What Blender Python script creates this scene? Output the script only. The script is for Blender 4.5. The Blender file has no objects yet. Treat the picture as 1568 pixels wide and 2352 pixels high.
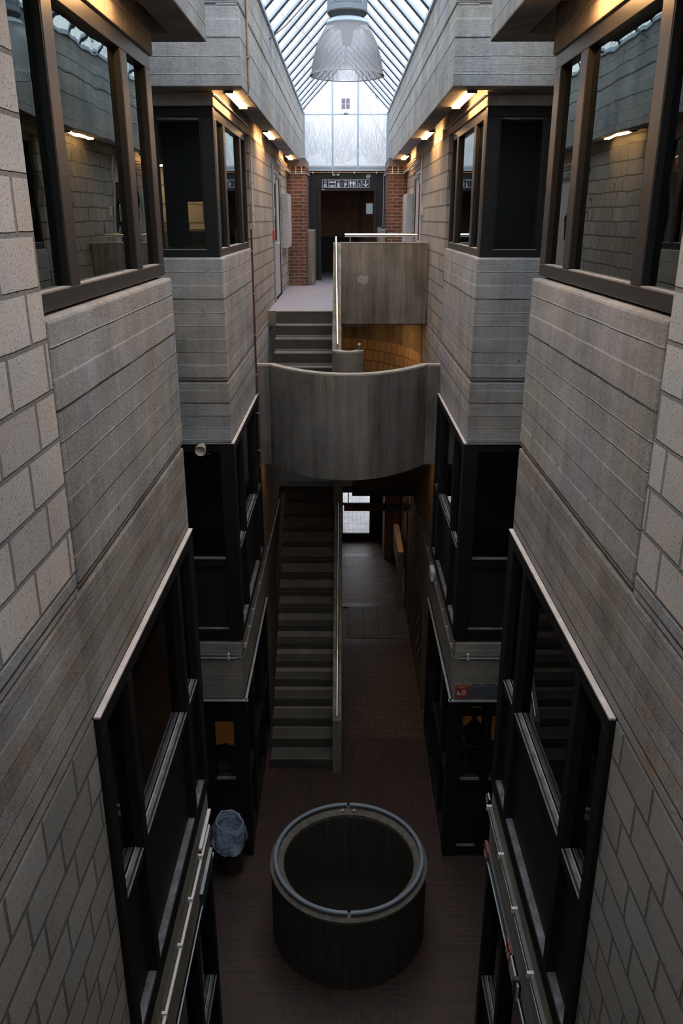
import bpy, bmesh, math, random
from mathutils import Vector, Matrix
random.seed(7)
H = 8.47                     # eye height above the brick floor; all heights below are given relative to the eye
sc = bpy.context.scene
COL = sc.collection
PI = math.pi

# ------------------------------------------------------------------ mesh helpers
class MB:
    def __init__(s): s.v = []; s.f = []; s.sm = []
    def add(s, vs, fs, smooth=False):
        n = len(s.v); s.v += [tuple(v) for v in vs]
        for f in fs: s.f.append(tuple(i + n for i in f)); s.sm.append(smooth)
        return s
    def box(s, x0, x1, y0, y1, z0, z1):
        x0, x1 = sorted((x0, x1)); y0, y1 = sorted((y0, y1)); z0, z1 = sorted((z0, z1))
        vs = [(x0,y0,z0),(x1,y0,z0),(x1,y1,z0),(x0,y1,z0),(x0,y0,z1),(x1,y0,z1),(x1,y1,z1),(x0,y1,z1)]
        return s.add(vs, [(0,3,2,1),(4,5,6,7),(0,1,5,4),(1,2,6,5),(2,3,7,6),(3,0,4,7)])
    def prism(s, poly, ax, a0, a1, smooth=False):
        """extrude a 2-D polygon along axis ax (0,1,2)"""
        n = len(poly); vs = []
        for a in (a0, a1):
            for p in poly:
                q = list(p); q.insert(ax, a); vs.append(tuple(q))
        fs = [tuple(range(n)), tuple(range(2*n-1, n-1, -1))]
        s.add(vs, fs)
        side = [(i, (i+1) % n, n+(i+1) % n, n+i) for i in range(n)]
        n0 = len(s.v) - 2*n
        for f in side: s.f.append(tuple(i+n0 for i in f)); s.sm.append(smooth)
        return s
    def tube(s, pts, r, seg=10, cap=True, closed=False):
        pts = [Vector(p) for p in pts]; n = len(pts); rings = []
        up = None
        for i, p in enumerate(pts):
            if closed: t = (pts[(i+1) % n] - pts[i-1]).normalized()
            else:
                a = pts[max(i-1, 0)]; b = pts[min(i+1, n-1)]; t = (b-a).normalized()
            if up is None:
                ref = Vector((0,0,1)) if abs(t.z) < .9 else Vector((1,0,0))
                up = (ref - t*ref.dot(t)).normalized()
            else: up = (up - t*up.dot(t)).normalized()
            w = t.cross(up); rr = r[i] if isinstance(r, (list, tuple)) else r
            rings.append([p + (up*math.cos(2*PI*k/seg) + w*math.sin(2*PI*k/seg))*rr for k in range(seg)])
        vs = [v for R in rings for v in R]; fs = []
        m = n if closed else n-1
        for i in range(m):
            j = (i+1) % n
            for k in range(seg):
                k2 = (k+1) % seg; fs.append((i*seg+k, i*seg+k2, j*seg+k2, j*seg+k))
        s.add(vs, fs, True)
        if cap and not closed:
            s.add(rings[0], [tuple(range(seg-1, -1, -1))]); s.add(rings[-1], [tuple(range(seg))])
        return s
    def cyl(s, p0, p1, r, seg=16): return s.tube([p0, p1], r, seg)
    def lathe(s, c, prof, seg=48, closed=False, jit=None):
        """profile [(r,z)] round a vertical axis at c"""
        vs = []; n = len(prof)
        for i, (r, z) in enumerate(prof):
            for k in range(seg):
                a = 2*PI*k/seg; rr, dz = (r, 0)
                if jit: rr, dz = jit(r, z, a, i)
                vs.append((c[0]+rr*math.cos(a), c[1]+rr*math.sin(a), c[2]+z+dz))
        fs = []
        for i in range(n if closed else n-1):
            j = (i+1) % n
            for k in range(seg):
                k2 = (k+1) % seg; fs.append((i*seg+k, i*seg+k2, j*seg+k2, j*seg+k))
        return s.add(vs, fs, True)
    def build(s, name, mat, parent=None, bevel=0, origin=None):
        if parent is not None: o0 = Vector(parent['_o']) if '_o' in parent else Vector((0,0,0))
        elif origin is not None: o0 = Vector(origin)
        else:
            xs = [v[0] for v in s.v]; ys = [v[1] for v in s.v]; zs = [v[2] for v in s.v]
            o0 = Vector(((min(xs)+max(xs))/2, (min(ys)+max(ys))/2, min(zs)))
        me = bpy.data.meshes.new(name)
        me.from_pydata([(v[0]-o0.x, v[1]-o0.y, v[2]-o0.z) for v in s.v], [], s.f)
        me.polygons.foreach_set('use_smooth', s.sm)
        bm = bmesh.new(); bm.from_mesh(me); bmesh.ops.recalc_face_normals(bm, faces=bm.faces); bm.to_mesh(me); bm.free()
        if any(s.sm): me.set_sharp_from_angle(angle=math.radians(38))
        me.update(); me.materials.append(mat)
        o = bpy.data.objects.new(name, me); COL.objects.link(o)
        if parent is not None: o.parent = parent
        else: o.location = (o0.x, o0.y, o0.z + H)
        o['_o'] = tuple(o0)
        if bevel:
            b = o.modifiers.new('bevel', 'BEVEL'); b.width = bevel; b.segments = 2; b.limit_method = 'ANGLE'; b.angle_limit = math.radians(50)
        return o

def tag(o, label=None, cat=None, group=None, kind=None):
    if label: o['label'] = label
    if cat: o['category'] = cat
    if group: o['group'] = group
    if kind: o['kind'] = kind
    return o
def struct(o, label=None, cat=None):
    o['kind'] = 'structure'
    if label: o['label'] = label
    if cat: o['category'] = cat
    return o
def empty(name, loc, label=None, cat=None, group=None, kind=None):
    o = bpy.data.objects.new(name, None); COL.objects.link(o)
    o.location = (loc[0], loc[1], loc[2]+H); o['_o'] = tuple(loc); o.empty_display_size = .1
    return tag(o, label, cat, group, kind)
def bx(*a): return MB().box(*a)
def sb(s, *a):  # box on side s (-1 left, 1 right); x given as distance from the middle
    return MB().box(s*a[0], s*a[1], *a[2:])

# ------------------------------------------------------------------ material helpers
class NT:
    def __init__(s, name):
        s.m = bpy.data.materials.new(name); s.m.use_nodes = True; s.t = s.m.node_tree; s.t.nodes.clear()
        s.out = s.t.nodes.new('ShaderNodeOutputMaterial')
        g = s.t.nodes.new('ShaderNodeNewGeometry'); x = s.t.nodes.new('ShaderNodeSeparateXYZ')
        s.t.links.new(g.outputs['Position'], x.inputs[0]); s.P = g.outputs['Position']
        s.x, s.y, s.z = x.outputs
        s.normal = g.outputs['Normal']
    def set(s, inp, v):
        if v is None: return
        if hasattr(v, 'links') or isinstance(v, bpy.types.NodeSocket): s.t.links.new(v, inp)
        else: inp.default_value = v
    def math(s, op, a, b=None, c=None, clamp=False):
        n = s.t.nodes.new('ShaderNodeMath'); n.operation = op; n.use_clamp = clamp
        s.set(n.inputs[0], a); s.set(n.inputs[1], b); s.set(n.inputs[2], c); return n.outputs[0]
    def add(s, a, b): return s.math('ADD', a, b)
    def mul(s, a, b): return s.math('MULTIPLY', a, b)
    def vec(s, x, y, z):
        n = s.t.nodes.new('ShaderNodeCombineXYZ'); s.set(n.inputs[0], x); s.set(n.inputs[1], y); s.set(n.inputs[2], z); return n.outputs[0]
    def noise(s, v, scale, detail=4, rough=.55):
        n = s.t.nodes.new('ShaderNodeTexNoise'); s.set(n.inputs['Vector'], v); n.inputs['Scale'].default_value = scale
        n.inputs['Detail'].default_value = detail; n.inputs['Roughness'].default_value = rough; return n.outputs['Fac']
    def white(s, w):
        n = s.t.nodes.new('ShaderNodeTexWhiteNoise'); n.noise_dimensions = '1D'; s.set(n.inputs['W'], w); return n.outputs['Value']
    def vor(s, v, scale):
        n = s.t.nodes.new('ShaderNodeTexVoronoi'); s.set(n.inputs['Vector'], v); n.inputs['Scale'].default_value = scale; return n.outputs['Distance']
    def remap(s, v, a, b, c=0., d=1.):
        n = s.t.nodes.new('ShaderNodeMapRange'); s.set(n.inputs[0], v)
        for i, q in enumerate((a, b, c, d)): s.set(n.inputs[i+1], q)
        return n.outputs[0]
    def mix(s, f, a, b, mode='MIX'):
        n = s.t.nodes.new('ShaderNodeMix'); n.data_type = 'RGBA'; n.blend_type = mode
        s.set(n.inputs[0], f); s.set(n.inputs[6], a); s.set(n.inputs[7], b); return n.outputs[2]
    def brick(s, v, w, h, mortar=.01, c1=(0,0,0,1), c2=(1,1,1,1), off=.5, smooth=.1):
        n = s.t.nodes.new('ShaderNodeTexBrick'); s.set(n.inputs['Vector'], v); n.inputs['Scale'].default_value = 1
        n.inputs['Brick Width'].default_value = w; n.inputs['Row Height'].default_value = h
        n.inputs['Mortar Size'].default_value = mortar; n.inputs['Mortar Smooth'].default_value = smooth
        n.inputs['Color1'].default_value = c1; n.inputs['Color2'].default_value = c2; n.offset = off
        return n.outputs['Color'], n.outputs['Fac']
    def bump(s, h, strength=1, dist=1):
        n = s.t.nodes.new('ShaderNodeBump'); s.set(n.inputs['Height'], h); n.inputs['Strength'].default_value = strength
        n.inputs['Distance'].default_value = dist; return n.outputs[0]
    def bsdf(s, color, rough=.8, metal=0, normal=None, spec=.5, alpha=None, **k):
        n = s.t.nodes.new('ShaderNodeBsdfPrincipled')
        s.set(n.inputs['Base Color'], color); s.set(n.inputs['Roughness'], rough); s.set(n.inputs['Metallic'], metal)
        s.set(n.inputs['Specular IOR Level'], spec)
        if normal is not None: s.set(n.inputs['Normal'], normal)
        for a, b in k.items(): s.set(n.inputs[a.replace('_', ' ')], b)
        s.t.links.new(n.outputs[0], s.out.inputs[0]); return n
def c4(*c): return (c[0], c[1], c[2], 1)

def board_concrete(name, tone=(.30,.275,.25), board=.1435, phase=7.923, vertical=False, warm=.5, stain=.0, axis='sum'):
    n = NT(name)
    if vertical:
        u = n.z; w = {'sum': n.add(n.x, n.y), 'x': n.x, 'y': n.y}[axis]
    else:
        u = n.add(n.x, n.y); w = n.z
    q = n.math('DIVIDE', n.math('SUBTRACT', w, phase), board)
    # wobble the board edges a little
    wob = n.mul(n.math('SUBTRACT', n.noise(n.vec(u, 0, n.mul(w, .2)), 1.3, 3), .5), .10)
    q = n.add(q, wob)
    idx = n.math('FLOOR', q); fr = n.math('FRACT', q)
    rnd = n.white(n.add(idx, .37)); rnd2 = n.white(n.add(idx, 91.3))
    grain = n.noise(n.vec(n.mul(u, 1.6), n.mul(w, 75.), n.mul(rnd, 40)), 1.0, 6, .62)
    fine = n.noise(n.P, 85, 5, .75); coarse = n.noise(n.P, 30, 4, .7)
    gm = n.mul(n.remap(n.noise(n.vec(n.mul(u, .9), n.mul(idx, 5.3), 6.1), 1., 2), .42, .62, .12, 1.), n.remap(rnd2, 0, 1, .25, 1.))
    grain = n.add(.5, n.mul(n.math('SUBTRACT', grain, .5), gm))
    blot = n.noise(n.P, 1.5, 5, .6)
    blot2 = n.noise(n.vec(n.mul(u, 3), n.mul(w, 7), n.mul(rnd2, 9)), 1.0, 4, .6)
    streak = n.noise(n.vec(n.mul(u, 9) if not vertical else n.mul(w, 9), n.mul(n.z, .5), 3.3), 1.0, 4, .6)
    edge = n.math('SUBTRACT', .5, n.math('ABSOLUTE', n.math('SUBTRACT', fr, .5)))      # 0 at the board edge
    brk = n.noise(n.vec(n.mul(u, 2.5), n.mul(idx, 3.1), 1.7), 1.0, 3)
    near = n.math('SUBTRACT', 1., n.remap(edge, 0., .045, 0., 1.))
    sgn = n.remap(n.math('FRACT', n.mul(rnd2, 7.3)), .35, .6, -1., 1.)
    line = n.mul(near, n.remap(brk, .3, .55, .35, 1.))
    pit = n.remap(n.vor(n.P, 38), .07, .16, 0., 1.)
    pitm = n.math('MAXIMUM', pit, n.remap(n.noise(n.P, 6, 2), .42, .56, 1., 0.))
    # colour
    v = n.add(n.remap(rnd, 0, 1, -.13, .13), n.remap(blot, .3, .7, -.26, .24))
    v = n.add(v, n.remap(grain, .25, .75, -.17, .17)); v = n.add(v, n.remap(coarse, .3, .7, -.12, .12))
    v = n.add(v, n.remap(blot2, .3, .7, -.10, .10))
    v = n.add(v, n.remap(streak, .3, .72, -.14 if not vertical else -.34, .16 if not vertical else .34))
    v = n.add(v, n.remap(fine, .3, .7, -.22, .22))
    v = n.add(v, n.mul(line, n.mul(sgn, .10 if vertical else .30)))
    v = n.math('MULTIPLY', n.add(1., v), n.remap(pitm, 0, 1, .62, 1.))
    base = n.mix(n.remap(n.noise(n.P, .9, 3), .38, .62, 0., 1.), c4(tone[0]*1.05, tone[1]*1.0, tone[2]*.93), c4(tone[0]*.94, tone[1]*.98, tone[2]*1.04))
    if stain:
        rust = n.math('MULTIPLY', n.remap(n.noise(n.vec(n.mul(u, 1.2), n.mul(w, 3.), 8), 1., 5, .65), .52, .72, 0., 1.), stain)
        base = n.mix(rust, base, c4(.30, .19, .11))
        lime = n.math('MULTIPLY', n.remap(n.noise(n.vec(n.mul(u, 2.2), n.mul(w, 1.5), 2), 1., 6, .75), .62, .72, 0., 1.), .55)
        base = n.mix(lime, base, c4(.52, .51, .50))
    vv = n.vec(v, v, v)
    col = n.mix(1., base, vv, 'MULTIPLY')
    h = n.add(n.mul(rnd, .008), n.mul(grain, .009))
    h = n.add(h, n.mul(n.mul(line, sgn), .004 if vertical else .012))
    h = n.add(h, n.mul(pitm, .006)); h = n.add(h, n.mul(fine, .009))
    h = n.add(h, n.mul(coarse, .010)); h = n.add(h, n.mul(blot2, .008))
    n.bsdf(col, .88, 0, n.bump(h, 1.0, 1.0), .3)
    return n.m

def block_wall(name, tone=(.34,.31,.28), bw=.42, bh=.2225, zp=6.848, up=0., pits=1., sx=1.):
    n = NT(name)
    u = n.add(n.add(n.mul(n.x, sx), n.y), up); w = n.math('SUBTRACT', n.z, zp)
    row = n.math('FLOOR', n.math('DIVIDE', w, bh))
    u2 = n.add(u, n.mul(n.white(n.add(row, 3.3)), .13))
    wob = n.mul(n.math('SUBTRACT', n.noise(n.P, 4, 3), .5), .012)
    c, f = n.brick(n.vec(n.add(u2, wob), n.add(w, n.add(wob, 22.25)), 0), bw, bh, .013, smooth=.35)
    sep = n.t.nodes.new('ShaderNodeSeparateColor'); n.t.links.new(c, sep.inputs[0]); rnd = sep.outputs[0]
    fine = n.noise(n.P, 80, 4, .7); blot = n.noise(n.P, 1.3, 4)
    pa = n.remap(n.vor(n.P, 62), .10, .21, 0., 1.); mask = n.remap(n.noise(n.P, 14, 3), .42, .6, 1., 0.)
    pit = n.math('MAXIMUM', pa, mask)
    pb = n.remap(n.noise(n.P, 75, 3, .6), .28, .36, .25, 1.)
    pit = n.math('MULTIPLY', pit, pb)
    v = n.add(n.remap(rnd, 0, 1, -.10, .12), n.remap(blot, .3, .7, -.15, .15))
    v = n.add(v, n.remap(fine, .3, .7, -.12, .12))
    v = n.mul(n.add(1., v), n.remap(pit, 0, 1, 1-.8*pits, 1.))
    v = n.mul(v, n.remap(f, .3, 1, 1., .52))
    base = n.mix(n.remap(n.noise(n.P, 1.9, 3), .4, .62, 0., 1.), c4(*tone), c4(tone[0]*1.08, tone[1]*.99, tone[2]*.9))
    col = n.mix(1., base, n.vec(v, v, v), 'MULTIPLY')
    h = n.add(n.mul(f, -.016), n.mul(pit, .006)); h = n.add(h, n.mul(fine, .003)); h = n.add(h, n.mul(rnd, .003))
    n.bsdf(col, .9, 0, n.bump(h, 1, 1), .25)
    return n.m

def brick_mat(name, axis, bw=.225, bh=.075, dark=(.020,.0125,.010), light=(.045,.020,.0145), mortar=(.040,.038,.035), rough=.55, wall=False, off=.5, ms=.006, gloss=None):
    n = NT(name)
    if wall: v = n.vec(n.add(n.x, n.y), n.z, 0)
    elif axis == 'x': v = n.vec(n.x, n.y, 0)
    else: v = n.vec(n.y, n.x, 0)
    wob = n.mul(n.math('SUBTRACT', n.noise(n.P, 7, 2), .5), .006)
    va = n.t.nodes.new('ShaderNodeVectorMath'); va.operation = 'ADD'; n.t.links.new(v, va.inputs[0])
    n.t.links.new(n.vec(n.add(wob, 40.), n.add(wob, 40.), 0), va.inputs[1])
    c, f = n.brick(va.outputs[0], bw, bh, ms, smooth=.2, off=off)
    sep = n.t.nodes.new('ShaderNodeSeparateColor'); n.t.links.new(c, sep.inputs[0]); r = sep.outputs[0]
    blot = n.noise(n.P, 1.1, 4); fine = n.noise(n.P, 60, 3)
    col = n.mix(r, c4(*dark), c4(*light))
    col = n.mix(n.remap(n.noise(n.P, 5, 2), .55, .7, 0., .5), col, c4(light[0]*.8, light[1]*1.25, light[2]*1.3))
    col = n.mix(n.remap(f, .2, .9), col, c4(*mortar))
    k = n.add(n.remap(blot, .3, .7, .78, 1.2), n.remap(fine, .3, .7, -.12, .12))
    col = n.mix(1., col, n.vec(k, k, k), 'MULTIPLY')
    h = n.add(n.mul(f, -.006), n.add(n.mul(fine, .001), n.mul(n.noise(n.P, 9, 3), .004)))
    n.bsdf(col, rough, 0, n.bump(h, 1, 1), .5)
    return n.m

def plain(name, col, rough=.6, metal=0, spec=.5, var=.08, scale=6, bumpd=.0, **k):
    n = NT(name); f = n.noise(n.P, scale, 4)
    v = n.remap(f, .3, .7, 1-var, 1+var); c = n.mix(1., c4(*col), n.vec(v, v, v), 'MULTIPLY')
    nm = n.bump(n.mul(n.noise(n.P, scale*12, 3), bumpd), 1, 1) if bumpd else None
    n.bsdf(c, rough, metal, nm, spec, **k)
    return n.m

def glass_mat(name, ior=1.75, tint=(.80,.86,.86), wave=.0, scale=1.2, gl=(1,1,1)):
    n = NT(name)
    tr = n.t.nodes.new('ShaderNodeBsdfTransparent'); tr.inputs[0].default_value = c4(*tint)
    g = n.t.nodes.new('ShaderNodeBsdfGlossy'); g.inputs['Roughness'].default_value = .0; g.inputs[0].default_value = c4(*gl)
    fr = n.t.nodes.new('ShaderNodeFresnel'); fr.inputs[0].default_value = ior
    if wave:
        b = n.bump(n.mul(n.noise(n.P, scale, 2), wave), 1, 1)
        n.t.links.new(b, g.inputs['Normal']); n.t.links.new(b, fr.inputs['Normal'])
    mx = n.t.nodes.new('ShaderNodeMixShader'); n.t.links.new(fr.outputs[0], mx.inputs[0])
    n.t.links.new(tr.outputs[0], mx.inputs[1]); n.t.links.new(g.outputs[0], mx.inputs[2]); n.t.links.new(mx.outputs[0], n.out.inputs[0])
    return n.m
def emit(name, col, st):
    n = NT(name); e = n.t.nodes.new('ShaderNodeEmission'); e.inputs[0].default_value = c4(*col); e.inputs[1].default_value = st
    n.t.links.new(e.outputs[0], n.out.inputs[0]); return n.m

M = {}
M['board'] = board_concrete('board_marked_concrete', (.325,.322,.315))
M['boardlow'] = board_concrete('stained_board_concrete', (.30,.29,.275), stain=.75, phase=5.99, board=.112)
M['fascia'] = board_concrete('fascia_concrete', (.33,.325,.32), board=.155, phase=10.40)
M['lintel'] = board_concrete('lintel_concrete', (.33,.30,.265), board=.15, phase=9.5)
M['beam'] = board_concrete('floor_beam_concrete', (.25,.235,.208), board=.12, phase=3.42)
M['vboard'] = board_concrete('vertical_board_concrete', (.165,.162,.152), vertical=True, axis='x', phase=.03, board=.105)
M['vboard2'] = board_concrete('walkway_vertical_board_concrete', (.225,.213,.190), vertical=True, axis='x', phase=.03, board=.105)
M['vwall'] = board_concrete('smooth_shuttered_concrete', (.225,.21,.18), vertical=True, axis='sum', phase=.03, board=.3)
M['vbrown'] = board_concrete('brown_stained_concrete', (.27,.20,.13), vertical=True, axis='sum', phase=.03, board=.3)
M['signgrey'] = plain('sign_grey', (.20,.20,.17), .5)
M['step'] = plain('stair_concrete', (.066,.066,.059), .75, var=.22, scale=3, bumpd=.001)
M['nosing'] = plain('pale_stair_edge', (.33,.32,.29), .7, var=.15, scale=5)  # edge tone, paler than the steps
M['edged'] = plain('darker_stair_edge', (.10,.096,.084), .7, var=.15, scale=5)
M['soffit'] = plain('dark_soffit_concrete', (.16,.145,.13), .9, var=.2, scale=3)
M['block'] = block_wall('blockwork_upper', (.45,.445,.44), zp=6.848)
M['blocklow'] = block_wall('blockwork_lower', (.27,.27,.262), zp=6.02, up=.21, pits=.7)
M['blockfar'] = block_wall('blockwork_far', (.31,.30,.285), bw=.31, zp=6.848, up=.1, pits=.4)
M['blockcurve'] = block_wall('blockwork_curved', (.36,.30,.22), bw=.24, bh=.2225, zp=6.11, pits=.3, sx=-1.)
M['floorx'] = brick_mat('brick_paving_across', 'x')
M['floory'] = brick_mat('brick_paving_along', 'y')
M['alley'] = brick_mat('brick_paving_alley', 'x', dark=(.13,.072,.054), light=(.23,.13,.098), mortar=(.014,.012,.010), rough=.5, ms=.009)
M['alleydim'] = brick_mat('brick_paving_dimmed', 'x', dark=(.055,.033,.026), light=(.095,.058,.045), mortar=(.012,.011,.009), rough=.5, ms=.009)  # alley brick toned down; dimness of this stretch put into the colour
M['header'] = brick_mat('brick_header_course', 'x', bw=.112, bh=.22, dark=(.075,.05,.04), light=(.12,.075,.06), mortar=(.018,.016,.014), rough=.4, off=0)
M['pier'] = brick_mat('red_brick_pier', 'x', dark=(.07,.032,.026), light=(.14,.058,.042), mortar=(.24,.21,.18), rough=.8, wall=True, ms=.007)
M['pave'] = brick_mat('outside_paving', 'x', bw=.24, bh=.12, dark=(.58,.53,.52), light=(.74,.69,.68), mortar=(.20,.18,.18), rough=.8, ms=.008)
M['hatch'] = plain('concrete_hatch', (.085,.078,.066), .55, var=.3, scale=4)
M['black'] = plain('black_window_frame', (.008,.008,.0085), .55, spec=.3, var=.1)
M['bronze'] = plain('bronze_aluminium', (.022,.021,.0205), .4, metal=.0, var=.12)
M['panel'] = plain('dark_infill_panel', (.012,.012,.0125), .6, spec=.3, var=.15)
M['sill'] = plain('grey_metal_sill', (.115,.122,.135), .75, metal=.0, var=.5, scale=9)
M['sillw'] = plain('pale_sill_edge', (.34,.33,.32), .6, var=.2, scale=12)
M['flash'] = plain('pale_lead_flashing', (.55,.51,.50), .55, metal=.1, var=.18, scale=6)
M['steel'] = plain('stainless_steel', (.78,.79,.81), .22, metal=1., var=.04)
M['railblue'] = plain('blue_grey_rail', (.17,.215,.27), .45, var=.08)
M['floorlino'] = plain('pale_grey_floor', (.34,.34,.40), .35, var=.05, scale=2)
M['white'] = plain('white_plastic', (.62,.62,.63), .5, var=.06)
M['grey'] = plain('grey_painted_metal', (.42,.42,.43), .5, var=.05)
M['greyd'] = plain('dark_grey_metal', (.12,.12,.125), .5, var=.1)
M['copper'] = plain('orange_copper_pipe', (.50,.26,.14), .5, metal=.2, var=.15)
M['maroon'] = plain('maroon_pipe', (.09,.035,.03), .5, var=.2)
M['cream'] = plain('cream_conduit', (.55,.50,.44), .5, var=.1)
M['galv'] = plain('galvanised_conduit', (.36,.39,.42), .45, metal=.4, var=.15)
M['green'] = plain('green_cable', (.06,.16,.11), .5)
M['alu'] = plain('roof_bar_aluminium', (.45,.53,.62), .5, metal=.0, var=.06)
M['gasket'] = plain('roof_bar_gasket', (.045,.05,.06), .7)
M['lilac'] = plain('roof_bar_inner_edge', (.28,.23,.30), .5)
M['room'] = plain('room_plaster', (.20,.19,.18), .9)
M['roomd'] = plain('dark_room_lining', (.05,.05,.052), .9)
M['carpet'] = plain('room_floor', (.06,.055,.05), .8)
M['navy'] = plain('navy_blind', (.012,.020,.042), .7)
M['navysign'] = plain('navy_sign', (.012,.022,.055), .4)
M['signline'] = plain('sign_lettering', (.80,.87,.95), .5, var=.02)
M['red'] = plain('red_sign', (.30,.045,.025), .5, var=.05)
M['redbox'] = plain('red_plastic', (.45,.04,.03), .4)
M['slate'] = plain('blue_grey_sign_panel', (.085,.10,.125), .45, var=.05)
M['dgreen'] = plain('dark_green_sign_panel', (.02,.05,.045), .4)
M['doorblk'] = plain('black_painted_timber', (.007,.009,.013), .45, var=.1)
M['wood'] = NT('timber_panelling').m
M['paper'] = plain('white_paper', (.6,.6,.68), .8)
M['papery'] = plain('brown_poster', (.16,.09,.05), .8)
M['cork'] = plain('brown_pinboard', (.12,.065,.035), .9)
M['bin'] = plain('dark_brown_bin', (.035,.018,.014), .4)
M['horn'] = plain('beige_plastic', (.36,.31,.26), .5)
M['bark'] = plain('grey_bark', (.13,.12,.13), .9, var=.2)
M['hedge'] = plain('distant_shrub', (.30,.31,.30), .9, var=.2)
M['orange'] = plain('orange_desk', (.62,.33,.13), .5)
M['chairb'] = plain('black_chair', (.012,.012,.013), .6)
M['cloth'] = plain('dark_clothing', (.014,.015,.018), .9)
M['skin'] = plain('skin', (.42,.25,.18), .6)
M['hair'] = plain('blond_curly_hair', (.22,.13,.045), .8, var=.4, scale=40, bumpd=.004)
M['rendert'] = plain('pale_roof_panel', (.20,.205,.22), .6)
M['ground'] = plain('outside_ground', (.35,.34,.32), .9)
M['patch'] = plain('grey_paint_patch', (.30,.31,.34), .8, var=.25, scale=20)
M['glass'] = glass_mat('window_glass', 2.15, (.78,.85,.85), wave=.0014, scale=2.0, gl=(.88,1,.98))
M['glassd'] = glass_mat('lower_window_glass', 1.5, (.82,.88,.88))

M['tube'] = emit('fluorescent_tube', (1., .54, .22), 55)
M['tubew'] = emit('warm_lamp', (1., .50, .18), 36)
# timber panelling
n = NT('timber_boards')
q = n.math('DIVIDE', n.x, .105); fr = n.math('FRACT', q)
g = n.noise(n.vec(n.mul(n.x, 30), n.mul(n.z, 1.6), 0), 1., 5)
r = n.white(n.math('FLOOR', q))
k = n.add(n.remap(g, .3, .7, .7, 1.25), n.remap(r, 0, 1, -.2, .2)); k = n.mul(k, n.remap(fr, .02, .07, .2, 1.))
n.bsdf(n.mix(1., c4(.23,.095,.035), n.vec(k,k,k), 'MULTIPLY'), .5); M['wood'] = n.m
# roof glass
n = NT('roof_glass')
tr = n.t.nodes.new('ShaderNodeBsdfTransparent'); tr.inputs[0].default_value = (.95,.97,.98,1)
tl = n.t.nodes.new('ShaderNodeBsdfTranslucent'); tl.inputs[0].default_value = (.9,.92,.96,1)
mx = n.t.nodes.new('ShaderNodeMixShader'); mx.inputs[0].default_value = .08
n.t.links.new(tr.outputs[0], mx.inputs[1]); n.t.links.new(tl.outputs[0], mx.inputs[2]); n.t.links.new(mx.outputs[0], n.out.inputs[0]); M['roofglass'] = n.m
# gable glass; its translucent share stands in for sky glare
n = NT('gable_glass')
tr = n.t.nodes.new('ShaderNodeBsdfTransparent'); tr.inputs[0].default_value = (.93,.95,.97,1)
tl = n.t.nodes.new('ShaderNodeBsdfTranslucent'); tl.inputs[0].default_value = (.9,.92,.96,1)
mx = n.t.nodes.new('ShaderNodeMixShader'); mx.inputs[0].default_value = .42
n.t.links.new(tr.outputs[0], mx.inputs[1]); n.t.links.new(tl.outputs[0], mx.inputs[2]); n.t.links.new(mx.outputs[0], n.out.inputs[0]); M['gable'] = n.m
# ribbed translucent lamp shade
n = NT('prismatic_lamp_plastic')
dx = n.math('SUBTRACT', n.x, -.035); dy = n.math('SUBTRACT', n.y, 7.65)
an = n.math('ARCTAN2', dy, dx); rib = n.math('SINE', n.mul(an, 150.))
bp = n.bump(n.mul(rib, .0012), 1, 1)
tr = n.t.nodes.new('ShaderNodeBsdfTransparent'); tr.inputs[0].default_value = (.88,.90,.95,1)
tl = n.t.nodes.new('ShaderNodeBsdfTranslucent'); tl.inputs[0].default_value = (.90,.91,.96,1)
df = n.t.nodes.new('ShaderNodeBsdfDiffuse'); df.inputs[0].default_value = (.80,.81,.87,1)
gl = n.t.nodes.new('ShaderNodeBsdfGlossy'); gl.inputs['Roughness'].default_value = .12; n.t.links.new(bp, gl.inputs['Normal']); n.t.links.new(bp, df.inputs['Normal'])
m1 = n.t.nodes.new('ShaderNodeMixShader'); m1.inputs[0].default_value = .38; n.t.links.new(tl.outputs[0], m1.inputs[1]); n.t.links.new(df.outputs[0], m1.inputs[2])
m2 = n.t.nodes.new('ShaderNodeMixShader'); m2.inputs[0].default_value = .6; n.t.links.new(tr.outputs[0], m2.inputs[1]); n.t.links.new(m1.outputs[0], m2.inputs[2])
fr = n.t.nodes.new('ShaderNodeFresnel'); fr.inputs[0].default_value = 1.5; n.t.links.new(bp, fr.inputs['Normal'])
m3 = n.t.nodes.new('ShaderNodeMixShader'); n.t.links.new(fr.outputs[0], m3.inputs[0]); n.t.links.new(m2.outputs[0], m3.inputs[1]); n.t.links.new(gl.outputs[0], m3.inputs[2])
n.t.links.new(m3.outputs[0], n.out.inputs[0]); M['shade'] = n.m
# bin liner
n = NT('blue_grey_bin_liner')
h = n.noise(n.P, 9, 2, .5); bp = n.bump(n.mul(h, .05), 1, 1)
n.bsdf(c4(.24,.30,.41), .4, 0, bp, .6, Transmission_Weight=.0); M['liner'] = n.m

# ================================================================== SETTING
A0 = -3.0          # the hall starts behind the camera
YE = 21.4          # far end wall
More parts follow.
